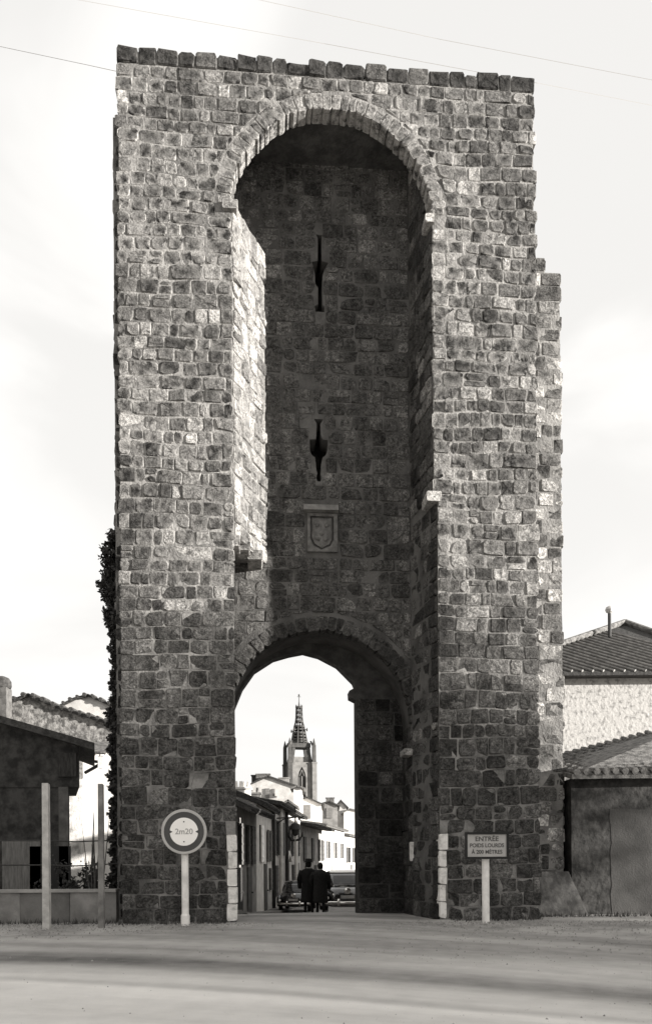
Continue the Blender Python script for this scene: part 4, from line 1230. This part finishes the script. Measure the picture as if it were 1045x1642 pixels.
for sx in (-1, 1):
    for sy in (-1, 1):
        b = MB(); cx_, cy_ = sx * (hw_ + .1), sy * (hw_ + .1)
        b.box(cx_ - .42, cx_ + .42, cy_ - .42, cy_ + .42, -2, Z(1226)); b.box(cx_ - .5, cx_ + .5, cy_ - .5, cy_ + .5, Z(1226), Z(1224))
        b.build('buttress', M_spire if sx < 0 else M_spire_l, sp)  # sunward side pale, far side dark: light put into the stone colour
        b = MB()
        b.hull8([(cx_ - .33, cy_ - .33, Z(1224)), (cx_ + .33, cy_ - .33, Z(1224)), (cx_ + .33, cy_ + .33, Z(1224)), (cx_ - .33, cy_ + .33, Z(1224)), (cx_ - .3, cy_ - .3, Z(1197)), (cx_ + .3, cy_ - .3, Z(1197)), (cx_ + .3, cy_ + .3, Z(1197)), (cx_ - .3, cy_ + .3, Z(1197))])
        b.lathe([(.36, Z(1197)), (.3, Z(1195)), (.05, Z(1186))], (cx_, cy_, 0), 8)
        b.build('pinnacle', M_spire, sp)
        b = MB()   # flying strut and leaning leg of the open stage
        b.tube([(cx_ * .97, cy_ * .97, Z(1200)), (sx * 1.75, sy * 1.75, Z(1190))], .16, 6)
        b.hull8([(sx * 1.75 - .24, sy * 1.75 - .24, Z(1224)), (sx * 1.75 + .24, sy * 1.75 - .24, Z(1224)), (sx * 1.75 + .24, sy * 1.75 + .24, Z(1224)), (sx * 1.75 - .24, sy * 1.75 + .24, Z(1224)),
                 (sx * 1.3 - .26, sy * 1.3 - .26, Z(1199)), (sx * 1.3 + .26, sy * 1.3 - .26, Z(1199)), (sx * 1.3 + .26, sy * 1.3 + .26, Z(1199)), (sx * 1.3 - .26, sy * 1.3 + .26, Z(1199))])
        b.build('leg', M_spire, sp)
b = MB(); b.box(-1.5, 1.5, -1.6, -1.4, Z(1224), Z(1215)); b.box(-1.5, 1.5, 1.4, 1.6, Z(1224), Z(1215)); b.box(-1.6, -1.4, -1.4, 1.4, Z(1224), Z(1215)); b.box(1.4, 1.6, -1.4, 1.4, Z(1224), Z(1215))
b.build('parapet', M_spire_l, sp)
b = MB(); b.box(-1.75, 1.75, -1.75, 1.75, Z(1200), Z(1193)); b.build('platform', M_spire, sp)
# openwork octagonal spire
RS = [(1193, 1.55), (1182, 1.3), (1165, .95), (1158, .72), (1150, .62), (1134, .56)]
for i in range(8):
    a = 2 * pi * (i + .5) / 8; b = MB()
    b.tube([(r_ * cos(a), r_ * sin(a), Z(y)) for y, r_ in RS], [.15, .13, .11, .1, .09, .09], 5)
    b.build('rib', M_spire, sp)
for y, r_ in ((1190, 1.5), (1186, 1.42), (1181, 1.3), (1176, 1.2), (1170, 1.08), (1165, .98), (1157, .72), (1149.5, .63), (1142, .61), (1134.5, .6)):
    b = MB(); b.lathe([(r_ + .06, -.16), (r_ + .06, .16), (r_ - .12, .16), (r_ - .12, -.16), (r_ + .06, -.16)], (0, 0, Z(y)), 8); b.build('ring', M_spire, sp, fixn=True)
b = MB()
for i in range(4):
    a = pi / 2 * i + pi / 4
    b.tube([(.9 * cos(a), .9 * sin(a), Z(1171)), (1.75 * cos(a), 1.75 * sin(a), Z(1171))], .08, 5)
    b.lathe([(.1, -.3), (.16, 0), (.05, .35)], (1.7 * cos(a), 1.7 * sin(a), Z(1171)), 6)
b.build('gargoyle', M_spire, sp)
b = MB()
for i in range(8):
    a = 2 * pi * (i + .5) / 8; b.lathe([(.1, 0), (.02, .5)], (.6 * cos(a), .6 * sin(a), Z(1134)), 5)
b.lathe([(.55, 0), (.15, .3), (.08, 1), (.05, Z(1115) - Z(1134))], (0, 0, Z(1134)), 6); b.lathe([(.06, -.2), (.2, 0), (.06, .2)], (0, 0, Z(1114.5)), 8)
b.box(-.3, .3, -.04, .04, Z(1117) - .05, Z(1117) + .05)
b.build('finial', M_spire, sp)

# wrought iron street bracket with hanging ornament
q = at(470, 1330, 40)
t = thing('hanging_street_lamp', 'dark wrought iron hanging lamp bracket over the pavement', 'street lamp', (q.x, 40, q.z))
b = MB(); b.tube([(-1.0, 0, .55), (.55, 0, .62)], .035, 6); b.tube([(-1.0, 0, .1), (-.5, 0, .5), (.1, 0, .6)], .03, 6); b.build('bracket', M_iron, t)
b = MB(); b.tube([(.1, 0, .6), (.1, 0, .3)], .03, 6); b.lathe([(.05, .34), (.2, .26), (.26, .1), (.3, 0)], (.1, 0, 0), 12); b.build('lamp_shade', M_iron, t)
b = MB(); b.lathe([(.2, 0), (.17, -.25), (.05, -.33)], (.1, 0, 0), 10); b.build('globe', M_glass, t)
for s_ in (-1, 1):
    b = MB(); b.tube([(.1 + s_ * .02, 0, -.55), (.1 + s_ * .2, 0, -.5), (.1 + s_ * .34, 0, -.32), (.1 + s_ * .36, 0, -.12)], [.05, .08, .06, .02], 6); b.build('scroll', M_iron, t)

# ------------------------------------------------------------------ cars
def sup(n_, hw_, y0, y1, z, e=3.2):
    cy_ = (y0 + y1) / 2; hl = (y1 - y0) / 2; o = []
    for i in range(n_):
        a = 2 * pi * i / n_; c, s_ = cos(a), sin(a)
        o.append((hw_ * (abs(c) ** (2 / e)) * (1 if c >= 0 else -1), cy_ + hl * (abs(s_) ** (2 / e)) * (1 if s_ >= 0 else -1), z))
    return o


def loft(mb, rings, mi=0):
    n_ = len(rings[0]); vs_ = [p_ for r_ in rings for p_ in r_]; fs = []
    for i in range(len(rings) - 1):
        for j in range(n_):
            k2 = (j + 1) % n_; fs.append((i * n_ + j, i * n_ + k2, (i + 1) * n_ + k2, (i + 1) * n_ + j))
    fs.append(tuple(range(n_))[::-1]); fs.append(tuple((len(rings) - 1) * n_ + j for j in range(n_)))
    mb.add(vs_, fs, mi=mi)


def car(name, label, loc, rz, paint, roof_paint, group, k_=1.):
    t = thing(name, label, 'car', loc, rz, group)
    b = MB()
    loft(b, [sup(40, .62, .25, 4.0, .26), sup(40, .76, .08, 4.2, .34), sup(40, .81, .02, 4.25, .55), sup(40, .80, .06, 4.2, .72), sup(40, .75, .18, 4.05, .84), sup(40, .68, .35, 3.9, .91), sup(40, .5, .6, 3.7, .94)])
    # rear wings
    for s_ in (-1, 1):
        loft(b, [sup(20, .12, .15, 1.3, .3, 2.4), sup(20, .15, .1, 1.35, .5, 2.4), sup(20, .14, .15, 1.3, .7, 2.4), sup(20, .09, .3, 1.1, .8, 2.4)])
        o = len(b.v) - 80
        for i in range(o, len(b.v)): x, y, z = b.v[i]; b.v[i] = (x + s_ * .72, y, z)
    b.build('body', paint, t, smooth=True)
    lev = [(.86, .70, .42, 3.05), (1.0, .69, .52, 2.95), (1.15, .66, .64, 2.8), (1.3, .62, .82, 2.6), (1.38, .57, .98, 2.45)]
    b = MB(); loft(b, [sup(40, h, y0, y1, z, 3.0) for z, h, y0, y1 in lev]); b.build('cabin', paint, t, smooth=True)
    b = MB(); loft(b, [sup(40, h, y0, y1, z, 3.0) for z, h, y0, y1 in [(1.372, .60, .93, 2.5), (1.42, .56, 1.05, 2.4), (1.46, .44, 1.25, 2.2), (1.475, .25, 1.5, 2.0)]]); b.build('roof', roof_paint, t, smooth=True)
    # windows: patches lying 1 cm outside the cabin
    def patch(x0, x1, z0, z1, nm, side=0, yy=None):
        m2 = MB(); nu, nv = 8, 4; vs_ = []
        for i in range(nv + 1):
            z = lerp(z0, z1, i / nv)
            hwz = table([(a[0], a[1]) for a in lev], z); y0 = table([(a[0], a[2]) for a in lev], z); y1 = table([(a[0], a[3]) for a in lev], z)
            cyz, hl = (y0 + y1) / 2, (y1 - y0) / 2
            for j in range(nu + 1):
                if side == 0:
                    x = lerp(x0, x1, j / nu); fr = max(0, 1 - abs(x / hwz) ** 3.0) ** (1 / 3.0)
                    vs_.append((x, cyz - hl * fr - .012, z))
                else:
                    y = lerp(x0, x1, j / nu); fr = max(0, 1 - abs((y - cyz) / hl) ** 3.0) ** (1 / 3.0)
                    vs_.append((side * (hwz * fr + .012), y, z))
        m2.add(vs_, [(i * (nu + 1) + j, i * (nu + 1) + j + 1, (i + 1) * (nu + 1) + j + 1, (i + 1) * (nu + 1) + j) for i in range(nv) for j in range(nu)])
        o = m2.build(nm, M_glass, t, smooth=True)
        return o
    patch(-.42, .42, 1.02, 1.28, 'rear_window')
    for s_ in (-1, 1):
        patch(.95, 1.7, 1.0, 1.28, 'side_window', s_); patch(1.78, 2.55, 1.0, 1.28, 'side_window', s_)
    b = MB(); b.tube([(-.78, .16, .42), (-.6, -.04, .42), (0, -.08, .42), (.6, -.04, .42), (.78, .16, .42)], .055, 8)
    for s_ in (-.3, .3): b.lathe([(.05, -.1), (.045, .12)], (s_, -.1, .43), 8)
    b.build('bumper', M_chrome, t, smooth=True)
    b = MB(); b.box(-.22, .22, -.05, -.02, .56, .66); b.build('number_plate', M_ring_l, t)
    b = MB(); b.lathe([(.11, -.015), (.1, -.03), (.05, -.04)], (0, .07, .8), 16, 'y'); b.build('boot_badge', M_chrome, t)
    for s_ in (-1, 1):
        b = MB(); b.lathe([(.06, .02), (.055, -.03), (.02, -.05)], (s_ * .66, .08, .58), 12, 'y'); b.build('tail_light', M_enamel, t)
        for yy in (.85, 3.35):
            b = MB(); b.lathe([(.2, -.08), (.31, -.08), (.33, -.03), (.33, .03), (.31, .08), (.2, .08)], (s_ * .68, yy, .32), 20, 'x'); wo = b.build('wheel', M_rubber, t)
            b = MB(); b.lathe([(.19, -.09), (.17, -.095), (.06, -.1), (.06, .1), (.17, .095), (.19, .09)], (s_ * .68, yy, .32), 16, 'x'); b.build('hubcap', M_chrome, wo)
    t.scale = (k_, k_, k_)
    return t
q = at(557, 1400, 27)
car('parked_car', 'dark rounded saloon car seen from behind, partly hidden by the arch', (q.x, 27, table(ZG, 27) + .03), radians(3), M_car, mat('sky_reflection_car_roof', .85, .8, bump=0, rough=.3, coat=.6), 'cars parked in the street', 1.03)  # near-white roof paints in the sky reflected on dark bodywork
q = at(470, 1400, 35)
car('parked_car', 'black small car parked at the left kerb behind the two people', (q.x, 35, table(ZG, 35) + .05), radians(-4), M_car2, M_car2, 'cars parked in the street', .92)

# ------------------------------------------------------------------ people
def person(label, loc, rz, h, coat_m, seed, lean=0, hat=False):
    t = thing('person', label, 'person', loc, rz, 'two people walking away through the gate')
    s_ = h / 1.72
    J = [((0, 0, .95), (.15, .11)), ((0, 0, 1.12), (.14, .1)), ((0, 0, 1.32), (.17, .11)), ((0, .01, 1.44), (.12, .08)), ((0, .01, 1.5), (.055, .055)), ((0, .02, 1.58), (.075, .085)), ((0, .02, 1.66), (.07, .085)),
         ((-.1, 0, .88), (.09, .09)), ((-.1, .06, .5), (.06, .06)), ((-.1, -.02, .1), (.045, .045)), ((-.1, .12, .04), (.04, .03)),
         ((.1, 0, .88), (.09, .09)), ((.1, -.06, .5), (.06, .06)), ((.1, -.12, .12), (.045, .045)), ((.1, .01, .04), (.04, .03)),
         ((-.19, 0, 1.4), (.06, .06)), ((-.25, -.02, 1.14), (.048, .048)), ((-.24, .1, .92), (.036, .036)), ((-.235, .15, .84), (.03, .03)),
         ((.19, 0, 1.4), (.06, .06)), ((.25, -.02, 1.14), (.048, .048)), ((.24, .1, .92), (.036, .036)), ((.235, .15, .84), (.03, .03))]
    E = [(0, 1), (1, 2), (2, 3), (3, 4), (4, 5), (5, 6), (0, 7), (7, 8), (8, 9), (9, 10), (0, 11), (11, 12), (12, 13), (13, 14), (3, 15), (15, 16), (16, 17), (17, 18), (3, 19), (19, 20), (20, 21), (21, 22)]
    me = bpy.data.meshes.new('body'); me.from_pydata([j[0] for j in J], E, []); me.update()
    o = bpy.data.objects.new('body', me); COL.objects.link(o)
    md = o.modifiers.new('skin', 'SKIN')
    for i, j in enumerate(J): me.skin_vertices[0].data[i].radius = j[1]
    me.skin_vertices[0].data[0].use_root = True
    sb = o.modifiers.new('sub', 'SUBSURF'); sb.levels = 2; sb.render_levels = 2
    dg = bpy.context.evaluated_depsgraph_get()
    m2 = bpy.data.meshes.new_from_object(o.evaluated_get(dg)); bpy.data.objects.remove(o)
    m2.name = 'body'; m2.materials.clear(); m2.materials.append(M_coat)
    m2.materials.append(M_skin)
    for p_ in m2.polygons: p_.use_smooth = True; p_.material_index = 1 if p_.center.z > 1.49 or (p_.center.z < .88 and abs(p_.center.x) > .2) else 0
    o = bpy.data.objects.new('body', m2); COL.objects.link(o); o.parent = t
    b = MB(); rings = []
    for z, rx, ry in ((.42, .235, .19), (.5, .235, .185), (.8, .225, .17), (1.0, .205, .155), (1.2, .24, .165), (1.36, .25, .155), (1.43, .2, .13), (1.5, .1, .09)):
        rings.append([(rx * cos(2 * pi * i / 24) * (1 + .03 * sin(5 * i)), ry * sin(2 * pi * i / 24) * (1 + .04 * sin(7 * i + 1)), z) for i in range(24)])
    loft(b, rings); co = b.build('coat', coat_m, t, smooth=True)
    for q_ in (-1, 1):
        b = MB(); b.tube([(q_ * .19, 0, 1.42), (q_ * .24, -.01, 1.3), (q_ * .285, -.02, 1.13), (q_ * .27, .08, .95), (q_ * .26, .12, .88)], [.085, .085, .072, .062, .06], 10); b.build('sleeve', coat_m, co, smooth=True)
    b = MB(); loft(b, [sup(16, r_, .02 - r2, .02 + r2, z, 2) for z, r_, r2 in ((1.53, .07, .08), (1.58, .088, .1), (1.65, .092, .105), (1.71, .075, .09), (1.745, .03, .04))]); b.build('hair', M_hair, t, smooth=True)
    if hat:
        b = MB(); b.lathe([(.15, 0), (.15, .015), (.1, .03), (.095, .1), (.05, .12)], (0, .02, 1.69), 18); b.build('hat', coat_m, t, smooth=True)
    t.scale = (s_ * 1.05, s_ * 1.05, s_)
    return t
q = at(495, 1471, 26.2)
person('taller person in a long black coat walking away, left of the pair', (q.x, 26.2, table(ZG, 26.2) + .03), radians(4), 1.76, M_coat, 1, hat=True)
q = at(514, 1471, 26.0)
person('shorter person in a long dark coat walking close on the right', (q.x, 26.0, table(ZG, 26.0) + .03), radians(-6), 1.68, M_coat2, 2)

# ------------------------------------------------------------------ overhead wires
for (pts, lab) in (([(-30, 68, 30), (140, 104, 28), (190, 115, 26.5)], 'thin overhead wire reaching the top left of the tower'),
                   ([(380, -8, 22), (700, 62, 24), (1080, 135, 26)], 'thin overhead wire crossing the sky above the tower top'),
                   ([(60, -12, 21), (520, 70, 23.5), (860, 133, 25), (1080, 176, 27)], 'thin overhead wire sloping down past the top right of the tower')):
    P_ = [at(*p_) for p_ in pts]
    b = MB(); b.tube(P_, .008, 4); tag(b.build('overhead_wire', M_wire), lab, 'wire', 'overhead wires')

# ------------------------------------------------------------------ behind the viewer, to the right: the trees and house whose shade lies on the tower foot
def plane_tree(loc, h, seed, lab):
    t = thing('plane_tree', lab, 'tree', loc, 0, 'plane trees of the square')
    rr = random.Random(seed); tr = MB()
    tr.tube([(0, 0, -.3), (.1, 0, h * .25), (0, .1, h * .5), (.1, 0, h * .8)], [.35, .28, .2, .06], 9)
    cl = []
    for i in range(16):
        a = rr.uniform(0, 6.28); z0 = h * rr.uniform(.3, .65); r_ = rr.uniform(.8, 2.6); z1 = min(h * .94, z0 + rr.uniform(.8, 3.4))
        tr.tube([(0, 0, z0), (cos(a) * r_ * .5, sin(a) * r_ * .5, lerp(z0, z1, .6)), (cos(a) * r_, sin(a) * r_, z1)], [.12, .08, .03], 6); cl.append((cos(a) * r_, sin(a) * r_, z1))
    tr.build('trunk', M_bark, t)
    def f(r2):
        k2 = cl[r2.randrange(len(cl))]; return (k2[0] + r2.gauss(0, .75), k2[1] + r2.gauss(0, .75), min(h, k2[2] + r2.gauss(0, .6)))
    leaves(6500, f, .16, seed=seed).build('crown', M_bush, t)
Sh = Vector((S.x, S.y, 0)).normalized(); Pp = Vector((-Sh.y, Sh.x, 0))
for i, (pp_, dist, h) in enumerate(((7.0, 36, 10.0), (10.8, 34, 11.6), (13.6, 35, 12.2), (16.2, 34, 12.0))):
    # pp_: distance across the sun's direction; dist: along it
    L0 = Pp * pp_ + Sh * dist
    plane_tree((L0.x, L0.y, -.2), h, 20 + i, ['leafy plane tree nearest the road', 'leafy plane tree second from the road', 'leafy plane tree third from the road', 'leafy plane tree closest to the gate'][i])
L0 = Pp * 5.5 + Sh * 42; L1 = Pp * 17.0 + Sh * 42
t, a3, ex, en, L = row_house('town_house', 'two storey town house behind the plane trees', (L1.x, L1.y), (L0.x, L0.y), 8.0, 1.6, 7, M_render_pale, M_tile, z0=-.4, group='houses of the square')
for u_ in (1.6, 4.6, 7.4, 10.2):
    window(t, a3, ex, en, u_, 4.8, 1.0, 1.6, M_shutter_g); window(t, a3, ex, en, u_, 1.2, 1.0, 1.7, M_shutter_g)

# loose gravel on the square
rr = random.Random(31)
g_ = MB()
for i in range(5200):
    y = 6.5 + 9.6 * rr.random() ** 1.3; x = rr.uniform(-.44, .44) * y * (1.0 if rr.random() < .6 else .9)
    if rr.random() < .5: y = 15.6 - abs(rr.gauss(0, .8)); x = rr.uniform(-6.5, 6.5)
    r_ = rr.uniform(.006, .018) if rr.random() < .95 else rr.uniform(.02, .032)
    z = zg(x, y) + .03
    p5 = [(x + r_ * rr.uniform(.7, 1.2) * cos(a), y + r_ * rr.uniform(.7, 1.2) * sin(a), z - .012) for a in (0, 1.3, 2.5, 3.8, 5.1)]
    g_.add(p5 + [(x + rr.uniform(-.3, .3) * r_, y, z + r_ * .7)], [(0, 1, 5), (1, 2, 5), (2, 3, 5), (3, 4, 5), (4, 0, 5)])
tag(g_.build('gravel', mat('gravel_stone', .34, .14, scale=8, bump=0)), 'loose gravel and grit scattered over the road surface', 'gravel', kind='stuff')
